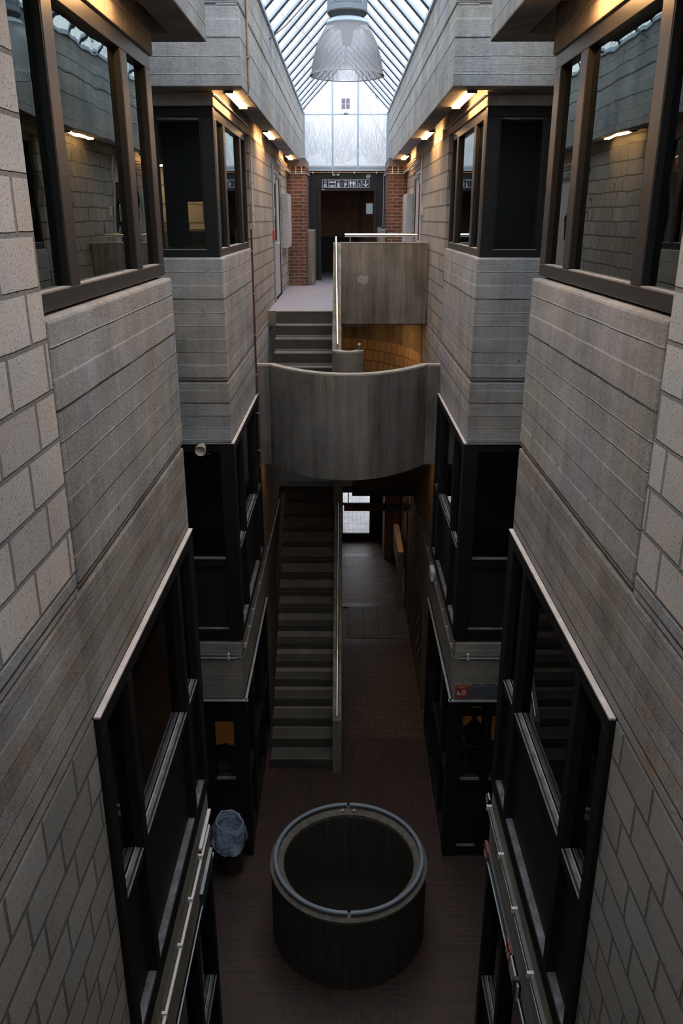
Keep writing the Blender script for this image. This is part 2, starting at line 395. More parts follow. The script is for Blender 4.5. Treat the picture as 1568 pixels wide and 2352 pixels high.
# ---- floors
struct(bx(-3.2, 3.2, A0, 6.72, -8.6, -8.47).build('floor', M['floory']), 'dark red brick floor, strip nearest the camera')
struct(bx(-3.2, 3.2, 6.72, 9.02, -8.6, -8.47).build('floor', M['floorx']), 'dark red brick floor around the round concrete drum')
struct(bx(-1.40, 1.40, 9.02, 11.86, -8.6, -8.47).build('floor', M['floory']), 'brick floor laid lengthwise in front of the stair')
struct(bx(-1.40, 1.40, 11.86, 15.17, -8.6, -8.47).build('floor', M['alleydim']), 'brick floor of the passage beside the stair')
struct(bx(-1.40, 1.40, 15.17, 15.37, -8.6, -8.47).build('floor', M['header']), 'row of upright bricks before the hatches')
struct(bx(-1.40, 1.40, 16.89, 17.09, -8.6, -8.47).build('floor', M['header']), 'row of upright bricks behind the hatches')
struct(bx(-1.40, 1.40, 15.37, 16.89, -8.62, -8.49).build('floor', M['hatch']), 'concrete strip under the hatch covers')
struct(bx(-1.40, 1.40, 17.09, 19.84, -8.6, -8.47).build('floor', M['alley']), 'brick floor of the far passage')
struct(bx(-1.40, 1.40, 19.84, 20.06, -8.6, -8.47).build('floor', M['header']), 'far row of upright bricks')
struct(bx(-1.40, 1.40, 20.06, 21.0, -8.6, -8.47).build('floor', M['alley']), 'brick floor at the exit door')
for i in range(4):
    x0 = .047+.33*i
    h_ = MB().box(x0, x0+.322, 15.385, 16.875, -8.49, -8.464)
    o = h_.build('floor_hatch', M['hatch'], bevel=.004)
    tag(o, ['leftmost concrete hatch cover in the passage floor, next to the stair', 'second concrete hatch cover from the stair', 'third concrete hatch cover from the stair', 'rightmost concrete hatch cover, by the right wall'][i], 'hatch cover', 'hatch covers in the passage floor')
    for yy in (15.52, 16.72):
        bx(x0+.13, x0+.19, yy, yy+.025, -8.4645, -8.461).build('lifting_slot', M['gasket'], o)
# outside ground
struct(bx(-30, 30, 21.02, 60, -8.7, -8.5).build('floor_outside', M['pave']), 'pale block paving outside the exit door')
# ---- rooms behind the walls: slabs, outer walls, back walls
for s in (-1, 1):
    sd = 'left' if s < 0 else 'right'
    struct(sb(s, 4.3, 4.5, A0-.2, 26, -8.6, 2.35).build('wall_%s_outer' % sd, M['room']))
    for z0, z1 in ((-1.75, -1.52), (-5.35, -5.12)):
        struct(sb(s, 1.62, 4.3, A0, 6.33, z0, z1).build('floor_room', M['carpet']))
        struct(sb(s, 1.62, 4.3, 9.32, 21.3, z0, z1).build('floor_room', M['carpet']))
    struct(sb(s, 1.42, 4.3, 9.32, 21.3, -8.6, -8.47).build('floor_room', M['carpet']))
    struct(sb(s, 1.40, 3.2, 9.02, 9.34, -8.6, -8.47).build('floor', M['floorx']))
    struct(sb(s, 3.2, 4.3, A0, 9.32, -8.6, -8.47).build('floor_room', M['carpet']))
    # flat roofs
    struct(sb(s, 1.45, 4.5, A0-.2, 6.68, 1.55, 2.37).build('ceiling_roof_slab', M['soffit']))
    struct(sb(s, 1.45, 4.5, 9.0, YE+4.5, 1.55, 2.37).build('ceiling_roof_slab', M['soffit']))
    # alcove
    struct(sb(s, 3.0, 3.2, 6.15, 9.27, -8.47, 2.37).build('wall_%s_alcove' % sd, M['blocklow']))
    struct(sb(s, 1.62, 3.2, 6.15, 6.34, -8.47, 2.37).build('wall_%s_return' % sd, M['roomd']))
    struct(sb(s, 2.1, 3.2, 6.6, 9.05, 2.1, 2.37).build('ceiling_roof_slab', M['soffit']))  # unseen solid strip, added to cut the skylight entering the alcove
    struct(sb(s, 1.08, 2.1, 6.7, 8.78, 2.36, 2.38).build('window_roof', M['roofglass']), 'flat glazing over the %s alcove' % sd)
    struct(sb(s, 3.2, 4.5, 6.6, 9.05, 1.9, 2.37).build('ceiling_roof_slab', M['soffit']))
    # cross wall closing the room of the second bay
    struct(sb(s, 1.62, 4.3, 13.2, 13.35, -8.47, 1.55).build('wall_%s_cross' % sd, M['room']))
struct(bx(-4.5, 4.5, A0-.2, A0, -8.6, 1.2).build('wall_back', M['block']), 'blockwork wall behind the camera')
# bridge and parapet the photograph is taken from
struct(bx(-1.36, 1.36, A0, .02, -1.75, -1.5).build('floor_bridge', M['floorlino']), 'bridge floor behind the camera')
struct(bx(-1.36, 1.36, .02, .16, -1.9, -.46).build('wall_bridge_parapet', M['vboard']), 'parapet at the camera position')

# ---- side walls
BAND = (-2.45, -1.742)
for s in (-1, 1):
    sd = 'left' if s < 0 else 'right'
    W = lambda nm, m, *a, bv=.006: struct(sb(s, *a).build('wall_' + sd + nm, m, bevel=bv))
    W('', M['block'], 1.36, 1.62, A0, 3.60, -1.622, 1.6)
    W('_strip', M['board'], 1.36, 1.62, A0, 3.60, -1.735, -1.63)
    W('_spandrel', M['board'], 1.36, 1.62, 3.625, 6.35, -1.728, -.425, bv=.018)
    W('_band', M['boardlow'], 1.36, 1.62, A0, 6.35, BAND[0], BAND[1]-.008, bv=.014)
    W('_groove', M['soffit'], 1.385, 1.62, A0, 6.34, -1.76, -1.72, bv=0)
    W('_joint', M['soffit'], 1.385, 1.62, 3.58, 3.64, -1.74, -.43, bv=0)
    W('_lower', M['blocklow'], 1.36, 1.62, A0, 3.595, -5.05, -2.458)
    W('_beam', M['beam'], 1.36, 1.66, A0, 6.35, -5.88, -5.065, bv=.012)
    W('_beam_inner', M['soffit'], 1.39, 1.66, A0, 6.34, -5.07, -4.98, bv=0)
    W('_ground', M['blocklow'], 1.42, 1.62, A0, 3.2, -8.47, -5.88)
    W('_lintel', M['lintel'], 1.40, 1.62, A0, 6.42, 1.065, 1.6, bv=.008)
    # second bay
    W('_spandrel', M['board'], 1.36, 2.98, 9.07, 9.3, -1.728, -.405, bv=.018)
    W('_spandrel', M['board'], 1.36, 1.62, 9.3, 12.04, -1.728, -.405, bv=.012)
    W('_band', M['board'], 1.36, 2.98, 9.07, 9.3, BAND[0], -1.748, bv=.012)
    W('_band', M['board'], 1.36, 1.62, 9.3, 21.3, BAND[0], -1.748, bv=.012)
    W('_groove', M['soffit'], 1.38, 2.98, 9.09, 9.28, -1.755, -1.72, bv=0)
    W('_groove', M['soffit'], 1.38, 1.62, 9.28, 21.3, -1.755, -1.72, bv=0)
    W('_beam', M['beam'], 1.36, 2.98, 9.07, 9.3, -5.885, -5.065, bv=.01)
    W('_beam', M['beam'], 1.36, 1.66, 9.3, 21.2, -5.885, -5.065, bv=.01)
    W('_lintel', M['lintel'], 1.385, 2.98, 9.10, 9.32, 1.065, 1.6, bv=.008)
    W('_lintel', M['lintel'], 1.385, 1.62, 9.32, 21.3, 1.065, 1.6, bv=.008)
    # beyond the second bay: blockwork above, shuttered concrete below
    y0d, y1d = (16.1, 17.85)
    W('', M['blockfar'], 1.36, 1.62, 12.07, y0d, -1.622, 1.07)
    W('', M['blockfar'], 1.36, 1.62, y1d, 19.75, -1.622, 1.07)
    W('', M['blockfar'], 1.36, 1.62, y0d, y1d, .86, 1.07)
    W('_strip', M['board'], 1.36, 1.62, 12.07, 19.75, -1.735, -1.63)
    W('_middle', M['vbrown'], 1.36, 1.62, 12.05, 21.2, -5.06, -2.458)
    W('_ground', M['vbrown'], 1.36, 1.62, 12.15, 16.88, -8.47, -5.89)
    W('_ground', M['vbrown'], 1.40, 1.62, 16.93, 21.0, -8.47, -5.89)

# form tie holes left in the concrete
for i_, (x_, z_, w_) in enumerate(((-1.513,-.564,.05),(-1.592,-.962,.03))):
    struct(MB().prism([(x_-w_,z_+.04),(x_,z_+.045),(x_+w_*1.2,z_-.03),(x_+w_*.3,z_-.05)], 1, 9.0675, 9.072).build('trim_12', M['patch']), 'pale scuff on the concrete of the left alcove front')
def tie(par_side, pts, front=False):
    for p in pts:
        m = MB()
        if front: m.cyl((p[0],9.068,p[2]),(p[0],9.10,p[2]),.017,14)
        else: m.cyl((par_side*1.3585,p[1],p[2]),(par_side*1.40,p[1],p[2]),.013,14)
        struct(m.build('trim_11', M['soffit']))
TIES = [(-1, [(0,5.879,-1.59),(0,5.146,-1.585),(0,4.408,-1.58)], False), (1, [(0,5.917,-1.547),(0,5.183,-1.55),(0,4.44,-1.54)], False), (1, [(1.889,0,-1.502)], True)]
for s_, P_, fr_ in TIES: tie(s_, P_, fr_)
# fascia beams under the roof (downstand L-beams that turn outward at the bay ends)
FL, FR = 1.06, 1.00
for s, f in ((-1, FL), (1, FR)):
    sd = 'left' if s < 0 else 'right'
    for (y0, y1, e0) in ((A0, 6.70, 6.42), (8.82, YE+.6, 9.08)):
        m = MB()
        m.box(s*f, s*(f+.22), y0, y1, 1.20, 1.885); 
        m.box(s*(f+.012), s*(f+.22), y0, y1, 1.885, 1.905)
        m.box(s*f, s*(f+.22), y0, y1, 1.905, 2.38)
        struct(m.build('trim_%d' % (1 if s < 0 else 2), M['fascia'], bevel=.012), 'board-marked concrete fascia beam along the %s side under the glass roof' % sd)
        m = MB()
        ya, yb = (e0, y1) if y0 < 5 else (y0, e0)
        m.box(s*(f+.2), s*2.98, ya, yb, 1.20, 1.885); m.box(s*(f+.2), s*2.98, ya+.012, yb-.012, 1.885, 1.905); m.box(s*(f+.2), s*2.98, ya, yb, 1.905, 2.38)
        struct(m.build('trim_%d' % (3 if s < 0 else 4), M['fascia'], bevel=.012), 'concrete fascia turning outward at the %s alcove' % sd)
    # soffit board between fascia and wall
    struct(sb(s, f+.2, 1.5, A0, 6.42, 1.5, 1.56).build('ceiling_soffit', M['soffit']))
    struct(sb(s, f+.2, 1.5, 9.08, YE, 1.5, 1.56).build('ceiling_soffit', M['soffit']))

# ---- upper walkway floor, middle floor
struct(bx(-.11, 1.36, 14.35, 15.0, -1.75, -1.5).build('floor_upper', M['floorlino']), 'pale floor behind the walkway balustrade')
struct(MB().box(-1.36, -.11, 14.22, 15.0, -1.75, -1.5).box(-1.36, 1.36, 15.0, 26, -1.75, -1.5).build('floor_upper', M['floorlino']), 'pale grey upper walkway floor')
struct(bx(-1.36, -1.222, 14.18, 14.219, -1.75, -1.499).build('trim_5', M['soffit']))  # dark strip standing in for the shaded gap beside the flight
struct(bx(-1.222, -.24, 14.185, 14.22, -1.75, -1.515).build('trim_5', M['step']))
struct(bx(-1.222, -.24, 14.18, 14.24, -1.515, -1.497).build('trim_5', M['nosing']), 'concrete edge of the upper floor')
struct(bx(-1.36, 1.36, 15.56, 21.2, -5.24, -5.1).build('floor_middle', M['carpet']), 'middle floor slab over the passage')
# curved blockwork wall beside the descending flight
m = MB(); K = 20
pi_, po = [], []
for i in range(K+1):
    t = i/K*PI/2
    pi_.append((-.24+1.58*math.cos(t), 14.9+2.3*math.sin(t))); po.append((-.24+1.78*math.cos(t), 14.9+2.5*math.sin(t)))
def ribbon(inner, outer, z0, z1, m=None):
    m = m or MB(); n_ = len(inner); vs = []
    for (a, b) in zip(inner, outer): vs += [(a[0],a[1],z0),(b[0],b[1],z0),(b[0],b[1],z1),(a[0],a[1],z1)]
    fs = []
    for i in range(n_-1):
        for k in range(4):
            k2 = (k+1) % 4; fs.append((4*i+k, 4*i+k2, 4*i+4+k2, 4*i+4+k))
    m.add(vs, fs, True); m.add(vs[:4], [(0,1,2,3)]); m.add(vs[-4:], [(3,2,1,0)]); return m
struct(ribbon(pi_, po, -5.1, -2.36).build('wall_curved', M['blockcurve']), 'curved blockwork wall behind the stair')
struct(ribbon(pi_, po, -2.36, -1.75).build('wall_curved', M['vwall']), 'concrete band above the curved blockwork')
struct(bx(-.25, -.1, 14.3, 17.4, -5.1, -1.75).build('wall_stair_side', M['vwall']))

# ---- far end: brick piers, black wall with doorway, gable glazing
for s in (-1, 1):
    struct(sb(s, .93, 1.36, 19.72, YE, -1.5, 1.08).build('wall_pier_%s' % ('left' if s < 0 else 'right'), M['pier']), 'red brick pier at the far %s end' % ('left' if s < 0 else 'right'))
    struct(sb(s, .93, 1.6, 19.6, YE, 1.08, 1.25).build('wall_pier_cap', M['soffit']))
struct(bx(-.96, -.66, YE, YE+.12, -1.5, 1.1).build('wall_far', M['doorblk']))
struct(bx(.68, .96, YE, YE+.12, -1.5, 1.1).build('wall_far', M['doorblk']))
struct(bx(-.66, .68, YE, YE+.12, .63, 1.1).build('wall_far', M['doorblk']), 'black wall above the far doorway')
door = struct(empty('door_1', (0, YE, -1.5), 'black framed far doorway under the wayfinding sign', 'doorway'))
MB().box(-.72,-.64,YE-.03,YE+.1,-1.5,.69).box(.66,.74,YE-.03,YE+.1,-1.5,.69).box(-.64,.66,YE-.03,YE+.1,.62,.69).build('frame', M['doorblk'], door, bevel=.004)
bx(-.62,-.55,YE-.035,YE-.03,.64,.66).build('closer_plate', M['white'], door)
# corridor behind
struct(bx(-2.0, 2.0, 24.6, 24.7, -1.5, 1.1).build('wall_corridor', M['wood']), 'timber boarded wall seen through the far doorway')
struct(bx(-2.0, 2.0, 24.55, 24.6, -1.5, -.52).build('wall_corridor_base', M['roomd']))
struct(bx(-2.0, 2.0, YE+.12, 26, 1.1, 1.2).build('ceiling_corridor', M['roomd']))
for s in (-1, 1): struct(sb(s, 1.9, 2.0, YE+.12, 24.6, -1.5, 1.1).build('wall_corridor_%s' % ('left' if s < 0 else 'right'), M['roomd']))
dd = struct(empty('door_2', (.75, 24.5, -1.5), 'narrow timber door with a small pale vision panel beyond the far doorway', 'door'))
bx(.42,.95,24.46,24.5,-1.5,.62).build('leaf', M['wood'], dd); bx(.36,.42,24.44,24.5,-1.5,.66).build('jamb', M['doorblk'], dd)
bx(.556,.74,24.44,24.46,.10,.38).build('vision_panel', emit('daylit_panel', (.62,.78,.85), .20), dd)
# ground floor exit door
YD = 20.97
struct(bx(-.09, 1.36, YD, YD+.1, -5.9, -5.24).build('wall_exit', M['soffit']))
struct(bx(-1.36, -.09, YD, YD+.1, -8.47, -5.24).build('wall_exit', M['soffit']))
ed = struct(empty('door_3', (.3, YD, -8.47), 'black framed glazed exit door at the end of the ground floor passage', 'door'))
m = MB().box(-.09,1.36,YD,YD+.06,-8.47,-8.25).box(.645,1.36,YD,YD+.06,-8.25,-5.9).box(-.09,.645,YD,YD+.06,-7.42,-7.36).box(-.09,.645,YD,YD+.06,-6.05,-5.9).box(-.13,-.09,YD,YD+.06,-8.47,-5.9)
m.build('frame', M['black'], ed, bevel=.004)
bx(-.09,.645,YD+.02,YD+.03,-8.25,-6.05).build('pane', M['roofglass'], ed)
bx(-.09,.645,YD-.006,YD,-8.262,-8.245).build('threshold_strip', M['sillw'], ed)
bx(-.09,.645,YD-.006,YD,-7.425,-7.405).build('midrail_strip', M['sillw'], ed)
struct(bx(.99, 1.36, 19.62, YD, -8.47, -5.24).build('wall_pier_passage', M['pier']), 'brick pier beside the exit door')

# gable window
g = struct(empty('window_1', (0, YE+.05, 1.1), 'tall gable window with glare put into its glass, closing the glass roof', 'gable window'))
ZE, ZR = 2.36, 3.40
XL, XR = -FL, FR
XM = (XL+XR)/2
MB().add([(XL,YE+.06,1.12),(XR,YE+.06,1.12),(XR,YE+.06,ZE),(XM,YE+.06,ZR),(XL,YE+.06,ZE),(XL,YE+.07,1.12),(XR,YE+.07,1.12),(XR,YE+.07,ZE),(XM,YE+.07,ZR),(XL,YE+.07,ZE)],
    [(0,1,2,3,4),(9,8,7,6,5),(0,1,6,5),(1,2,7,6),(2,3,8,7),(3,4,9,8),(4,0,5,9)]).build('pane', M['gable'], g)
for xx in (-.345, .265):
    zt = ZR - abs(xx-XM)*(ZR-ZE)/1.03
    bx(xx-.022, xx+.022, YE, YE+.06, 1.12, zt).build('mullion', M['alu'], g)
bx(XL, XR, YE+.01, YE+.05, 2.305, 2.33).build('transom', M['alu'], g)
bx(XL, XL+.05, YE, YE+.06, 1.12, ZE).build('jamb', M['alu'], g); bx(XR-.05, XR, YE, YE+.06, 1.12, ZE).build('jamb', M['alu'], g)
bx(XL, XR, YE-.04, YE+.06, 1.08, 1.12).build('sill', M['alu'], g)
# ventilator with chain in the gable
v = empty('vent_actuator', (-.03, YE-.02, 2.33), 'small grey square panel above a dotted chain in the gable window', 'vent')
MB().box(-.13,-.04,YE-.03,YE,2.545,2.655).box(-.025,.065,YE-.03,YE,2.545,2.655).box(-.13,-.04,YE-.03,YE,2.43,2.535).box(-.025,.065,YE-.03,YE,2.43,2.535).build('panel', M['lilac'], v)
m = MB()
for i in range(12): m.box(-.042, -.034, YE-.02, YE-.01, 2.345+i*.0075*1.0, 2.349+i*.0075) ; m.box(-.028, -.020, YE-.02, YE-.01, 2.345+i*.0075, 2.349+i*.0075)
m.build('chain', M['greyd'], v); bx(-.08,.02,YE-.03,YE,2.33,2.345).build('bracket', M['greyd'], v)

# ---- glass roof
def zroof(x): return ZE+.02 + (1.03-abs(x-XM))*(ZR-ZE)/1.03
roof = struct(empty('ceiling_glass_roof', (0, 0, ZE), 'pitched glass roof with closely spaced metal glazing bars', 'roof'))
for s in (-1, 1):
    xe = XL if s < 0 else XR
    m = MB(); y0, y1 = A0, YE+.1
    a = (xe, ZE+.06); b = (XM, ZR+.06)
    m.add([(a[0],y0,a[1]),(a[0],y1,a[1]),(b[0],y1,b[1]),(b[0],y0,b[1]),(a[0],y0,a[1]+.008),(a[0],y1,a[1]+.008),(b[0],y1,b[1]+.008),(b[0],y0,b[1]+.008)],
          [(0,1,2,3),(7,6,5,4),(0,1,5,4),(1,2,6,5),(2,3,7,6),(3,0,4,7)])
    m.build('glazing', M['roofglass'], roof)
    i = 0
    y = 11.35 - .69*21
    while y < YE:
        for (o0, o1, d0, d1, mt, nm) in ((-.046,-.006,-.020,.020,'alu','glazing_bar'), (-.006,.018,-.030,.018,'gasket','gasket'), (.014,.030,-.034,.018,'lilac','inner_cap'), (.030,.040,-.038,.018,'gasket','gasket')):
            mm = MB()
            q0 = (xe, ZE); q1 = (XM, ZR)
            vs = []
            for yy in (y+o0, y+o1):
                vs += [(q0[0],yy,q0[1]+d0+.02),(q1[0],yy,q1[1]+d0+.02),(q1[0],yy,q1[1]+d1+.02),(q0[0],yy,q0[1]+d1+.02)]
            mm.add(vs, [(0,1,2,3),(7,6,5,4),(0,1,5,4),(1,2,6,5),(2,3,7,6),(3,0,4,7)])
            if nm == 'glazing_bar': bar = mm.build(nm, M[mt], roof)
            else:
                g_ = mm.build(nm, M[mt], bar)
        y += .69
MB().box(XM-.035, XM+.035, A0, YE+.1, ZR-.03, ZR+.09).build('ridge', M['alu'], roof)
for s in (-1, 1):
    xe = XL if s < 0 else XR
    bx(xe-.03, xe+.03, A0, YE+.1, ZE-.0, ZE+.05).build('eaves_rail', M['alu'], roof)
struct(MB().add([(XL,A0,1.2),(XR,A0,1.2),(XR,A0,ZE),(XM,A0,ZR),(XL,A0,ZE),(XL,A0-.02,1.2),(XR,A0-.02,1.2),(XR,A0-.02,ZE),(XM,A0-.02,ZR),(XL,A0-.02,ZE)],
    [(0,1,2,3,4),(9,8,7,6,5),(0,1,6,5),(1,2,7,6),(2,3,8,7),(3,4,9,8),(4,0,5,9)]).build('window_back', M['gable']))

# ================================================================== WINDOWS
def lmap(s, kind, base):
    """returns box maker in wall coordinates: a along the wall, d depth into the wall, z"""
    if kind == 'side': return lambda a0,a1,d0,d1,z0,z1: MB().box(s*(base+d0), s*(base+d1), a0, a1, z0, z1)
    return lambda a0,a1,d0,d1,z0,z1: MB().box(s*a0, s*a1, base+d0, base+d1, z0, z1)
WN = [1]
def glazing(s, kind, base, a0, a1, z0, z1, fins, label, sills=True, transom=None, finw=.11, depth=.09, mat='black', end0=.08, end1=.17, glass='glassd', bottom_h=.12, head_h=.1, cat='window', strips=True, flash=None):
    WN[0] += 1
    L = lmap(s, kind, base)
    loc = (s*base, (a0+a1)/2, z0) if kind == 'side' else (s*(a0+a1)/2, base, z0)
    w = struct(empty('window_%d' % WN[0], loc, label, cat))
    bm_ = M[mat]
    def put(nm, m, *a, bv=.004, par=w): return L(*a).build(nm, m, par, bevel=bv)
    put('frame_head', bm_, a0, a1, 0, depth+.1, z1-head_h, z1)
    put('frame_sill', bm_, a0, a1, .0, depth+.1, z0, z0+bottom_h)
    put('jamb', bm_, a0, a0+end0, 0, depth+.1, z0+bottom_h, z1-head_h)
    put('jamb', bm_, a1-end1, a1, 0, depth+.1, z0+bottom_h, z1-head_h)
    edges = [a0+end0]
    for f in fins:
        put('mullion', bm_, f, f+finw, 0, depth+.1, z0+bottom_h, z1-head_h)
        edges += [f, f+finw]
    edges.append(a1-end1)
    for i in range(0, len(edges), 2):
        e0, e1 = edges[i], edges[i+1]
        zz = transom if transom is not None else z0+bottom_h
        g_ = put('pane', M[glass], e0, e1, depth, depth+.008, zz, z1-head_h, bv=0)
        if transom is not None:
            put('infill_panel', M['panel'], e0, e1, depth-.005, depth+.03, z0+bottom_h, transom-.05, bv=0)
            t_ = put('transom', bm_, e0, e1, .01, depth+.06, transom-.10, transom, bv=0)
            if not strips: continue
            put('transom_strip', M['sill'], e0+.01, e1-.01, .002, .012, transom-.001, transom+.004, bv=0, par=t_)
            put('transom_bead', M['sillw'], e0+.01, e1-.01, depth-.014, depth-.006, transom-.001, transom+.010, bv=0, par=t_)
            put('transom_edge', M['sill'], e0+.01, e1-.01, depth-.038, depth-.014, transom-.01, transom+.006, bv=0, par=t_)
        if sills:
            put('sill_plate', M['sill'], e0, e1, .008, depth, z0+bottom_h, z0+bottom_h+.006, bv=0)
    if flash: put('flashing', M['flash'], a0-.0, a1, -.005, flash, z1, z1+.012, bv=0)
    return w
for s in (-1, 1):
    sd = 'left' if s < 0 else 'right'
    # mid level, first bay: box projects a little past the concrete
    glazing(s, 'side', 1.333, 3.605, 6.345, -5.02, -2.465, [4.15, 5.66], 'black framed lower window in the nearest bay on the %s, under pale flashing' % sd, transom=-3.80, end1=.18, end0=.12, bottom_h=.15, depth=.065, flash=.03, finw=.10)
    glazing(s, 'side', 1.333, 9.075, 12.04, -5.02, -2.465, [9.86, 11.37], 'black framed middle-storey window in the second bay on the %s, facing across the well' % sd, transom=-3.85, end0=.18, end1=.15, bottom_h=.10, depth=.065, flash=.03)
    glazing(s, 'front', 9.085, 1.36, 2.98, -5.02, -2.465, [2.06], 'black framed middle-storey window facing the camera in the %s alcove' % sd, transom=-3.92, end0=.13, end1=.1, bottom_h=.14, depth=.06, flash=.02)
    # ground floor
    glazing(s, 'side', 1.36, 3.2, 6.35, -8.47, -5.89, [4.2, 5.45], 'black ground floor glazing under the near floor beam on the %s' % sd, transom=-7.35, end0=.08, end1=.12, depth=.07, sills=False)
    glazing(s, 'side', 1.345, 9.09, 12.13, -8.47, -5.90, [9.9, 11.2], 'black ground floor glazing in the second bay on the %s, beside the stair passage' % sd, transom=-7.30, end0=.14, end1=.1, depth=.07, sills=False, strips=False)
    glazing(s, 'front', 9.10, 1.33, 2.98, -8.47, -5.93, [1.79, 2.4], 'black framed ground floor glazed door facing the camera in the %s alcove' % sd, transom=-7.18, end0=.16, end1=.1, depth=.06, cat='door', sills=True, bottom_h=.16, head_h=.08)

def upper_window(s, kind, base, a0, a1, z0, z1, muls, label, end0, end1, fr='bronze', mw=.15):
    WN[0] += 1
    L = lmap(s, kind, base)
    loc = (s*base, (a0+a1)/2, z0) if kind == 'side' else (s*(a0+a1)/2, base, z0)
    w = struct(empty('window_%d' % WN[0], loc, label, 'window'))
    def put(nm, m, *a, bv=.004, par=w): return L(*a).build(nm, m, par, bevel=bv)
    put('frame_sill', M['bronze'] if kind == 'side' else M['black'], a0, a1, 0, .12, z0, z0+.085)
    put('frame_head', M[fr], a0, a1, 0, .12, z1-.10, z1)
    put('jamb', M[fr], a0, a0+end0, 0, .12, z0+.085, z1-.1)
    put('jamb', M[fr], a1-end1, a1, 0, .12, z0+.085, z1-.1)
    ed = [a0+end0]
    for q in muls:
        put('mullion', M[fr], q, q+mw, 0, .12, z0+.085, z1-.1); ed += [q, q+mw]
    ed.append(a1-end1)
    for i in range(0, len(ed), 2):
        put('pane', M['glass'], ed[i], ed[i+1], .04, .048, z0+.085, z1-.1, bv=0)
        put('glazing_bead', M['sillw'] if kind == 'side' else M['galv'], ed[i], ed[i+1], .003, .04, z0+.085, z0+.091, bv=0)
        put('gasket', M['black'], ed[i]-.001, ed[i]+.012, .004, .045, z0+.09, z1-.1, bv=0)
        put('gasket', M['black'], ed[i+1]-.012, ed[i+1]+.001, .004, .045, z0+.09, z1-.1, bv=0)
    return w
for s in (-1, 1):
    sd = 'left' if s < 0 else 'right'
    upper_window(s, 'side', 1.42, 3.60, 6.40, -.41, 1.07, [4.19, 5.58], 'large upper window nearest the camera on the %s, bronze frame on a concrete spandrel' % sd, .12, .16)
    upper_window(s, 'side', 1.41, 9.32, 12.10, -.41, 1.07, [9.93, 11.42], 'three-light upper window of the second bay on the %s, facing across the hall' % sd, .12, .10)
    upper_window(s, 'front', 9.14, 1.40, 2.98, -.41, 1.07, [2.0], 'black framed upper window facing the camera in the %s alcove' % sd, .135, .1, fr='black')
struct(sb(-1, 1.44, 1.62, 3.58, 3.66, -.42, 1.07).build('wall_left_jamb', M['black'])); struct(sb(1, 1.44, 1.62, 3.58, 3.66, -.42, 1.07).build('wall_right_jamb', M['black']))
# blinds in the alcove windows
for s in (-1, 1):
    sd = 'left' if s < 0 else 'right'
    if s < 0: o = MB().box(-1.98, -1.74, 9.30, 9.312, -.30, .95).box(-1.74, -1.52, 9.30, 9.312, .16, .95).build('window_blind', M['navy'])
    else: o = MB().box(1.98, 1.52, 9.30, 9.312, -.30, .95).build('window_blind', M['navy'])
    tag(o, 'dark navy blind behind the %s alcove upper window' % sd, 'blind')
    o = sb(s, 2.1, 2.9, 9.30, 9.312, -.30, .95).build('window_blind', M['navy']); tag(o, 'dark navy blind on the outer pane of the %s alcove upper window' % sd, 'blind')

# ================================================================== STAIRS
st = empty('staircase', (-.75, 11.0, -8.47), 'long straight concrete stair rising from the brick floor on the left', 'staircase')
R_, G_ = .198, .285
for k in range(17):
    y = 11.0 + k*G_; z = -8.47 + (k+1)*R_
    poly = [(y, z), (y+.001, z-.035), (y+.028, z-R_), (y+G_+.06, z-R_), (y+G_+.06, z)]
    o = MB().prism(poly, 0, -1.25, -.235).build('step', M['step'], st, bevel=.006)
    MB().box(-1.249, -.236, y-.002, y+.014, z-.008, z+.001).build('pale_edge', M['edged'], o)
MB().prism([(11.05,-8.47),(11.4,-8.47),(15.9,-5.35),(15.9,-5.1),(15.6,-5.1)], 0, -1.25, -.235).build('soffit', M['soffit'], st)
def rail_on(pts, r, parent, name='handrail', m='steel'): return MB().tube(pts, r, 14).build(name, M[m], parent)
sw = empty('stair_balustrade', (-.165, 10.87, -8.47), 'thin concrete balustrade wall with steel handrail beside the long stair', 'balustrade')
MB().prism([(10.87,-8.47),(10.87,-7.45),(15.56,-4.20),(15.95,-4.20),(15.95,-5.1),(11.6,-8.1),(11.2,-8.47)], 0, -.235, -.095).build('wall_panel', M['vwall'], sw, bevel=.008)
rail_on([(-.165,10.92,-7.40),(-.165,15.6,-4.12)], .019, sw)
for t in (.03, .3, .6, .9): bx(-.175,-.155,10.95+t*4.6,10.97+t*4.6,-7.44+t*3.24,-7.36+t*3.24).build('rail_post', M['steel'], sw)

# landing with curved parapet
NP = 28; pin = []; pout = []
# arc through (+-1.17,11.95) and (0,11.15)
def arcpts(hw, yend, ymid, n_):
    sg = yend-ymid
    return [(hw*(-1+2*i/n_), ymid+sg*abs(-1+2*i/n_)**2.0) for i in range(n_+1)]
pout = [(-1.355, 11.95)] + arcpts(1.17, 11.95, 11.13, NP) + [(1.355, 11.95)]
pin = [(-1.355, 12.07)] + arcpts(1.10, 12.07, 11.26, NP) + [(1.355, 12.07)]
par = empty('curved_parapet', (0, 11.6, -3.56), 'curved vertical-boarded concrete parapet bulging over the stair', 'parapet')
ribbon(pin, pout, -3.56, -2.055).build('parapet_wall', M['vboard'], par, bevel=0)
ribbon([(a[0]*1.0, a[1]) for a in pin], pout, -2.055, -2.03).build('pale_top_edge', M['nosing'], par)  # top strip in a paler tone than the wall below
m = MB(); pts = pin + [(1.355, 12.4), (-1.355, 12.4)]; n_ = len(pts)
m.add([(p[0],p[1],-3.3) for p in pts] + [(p[0],p[1],-3.55) for p in pts], [tuple(range(n_)), tuple(range(2*n_-1, n_-1, -1))] + [(i,(i+1)%n_,n_+(i+1)%n_,n_+i) for i in range(n_)])
m.build('landing_slab', M['soffit'], par)
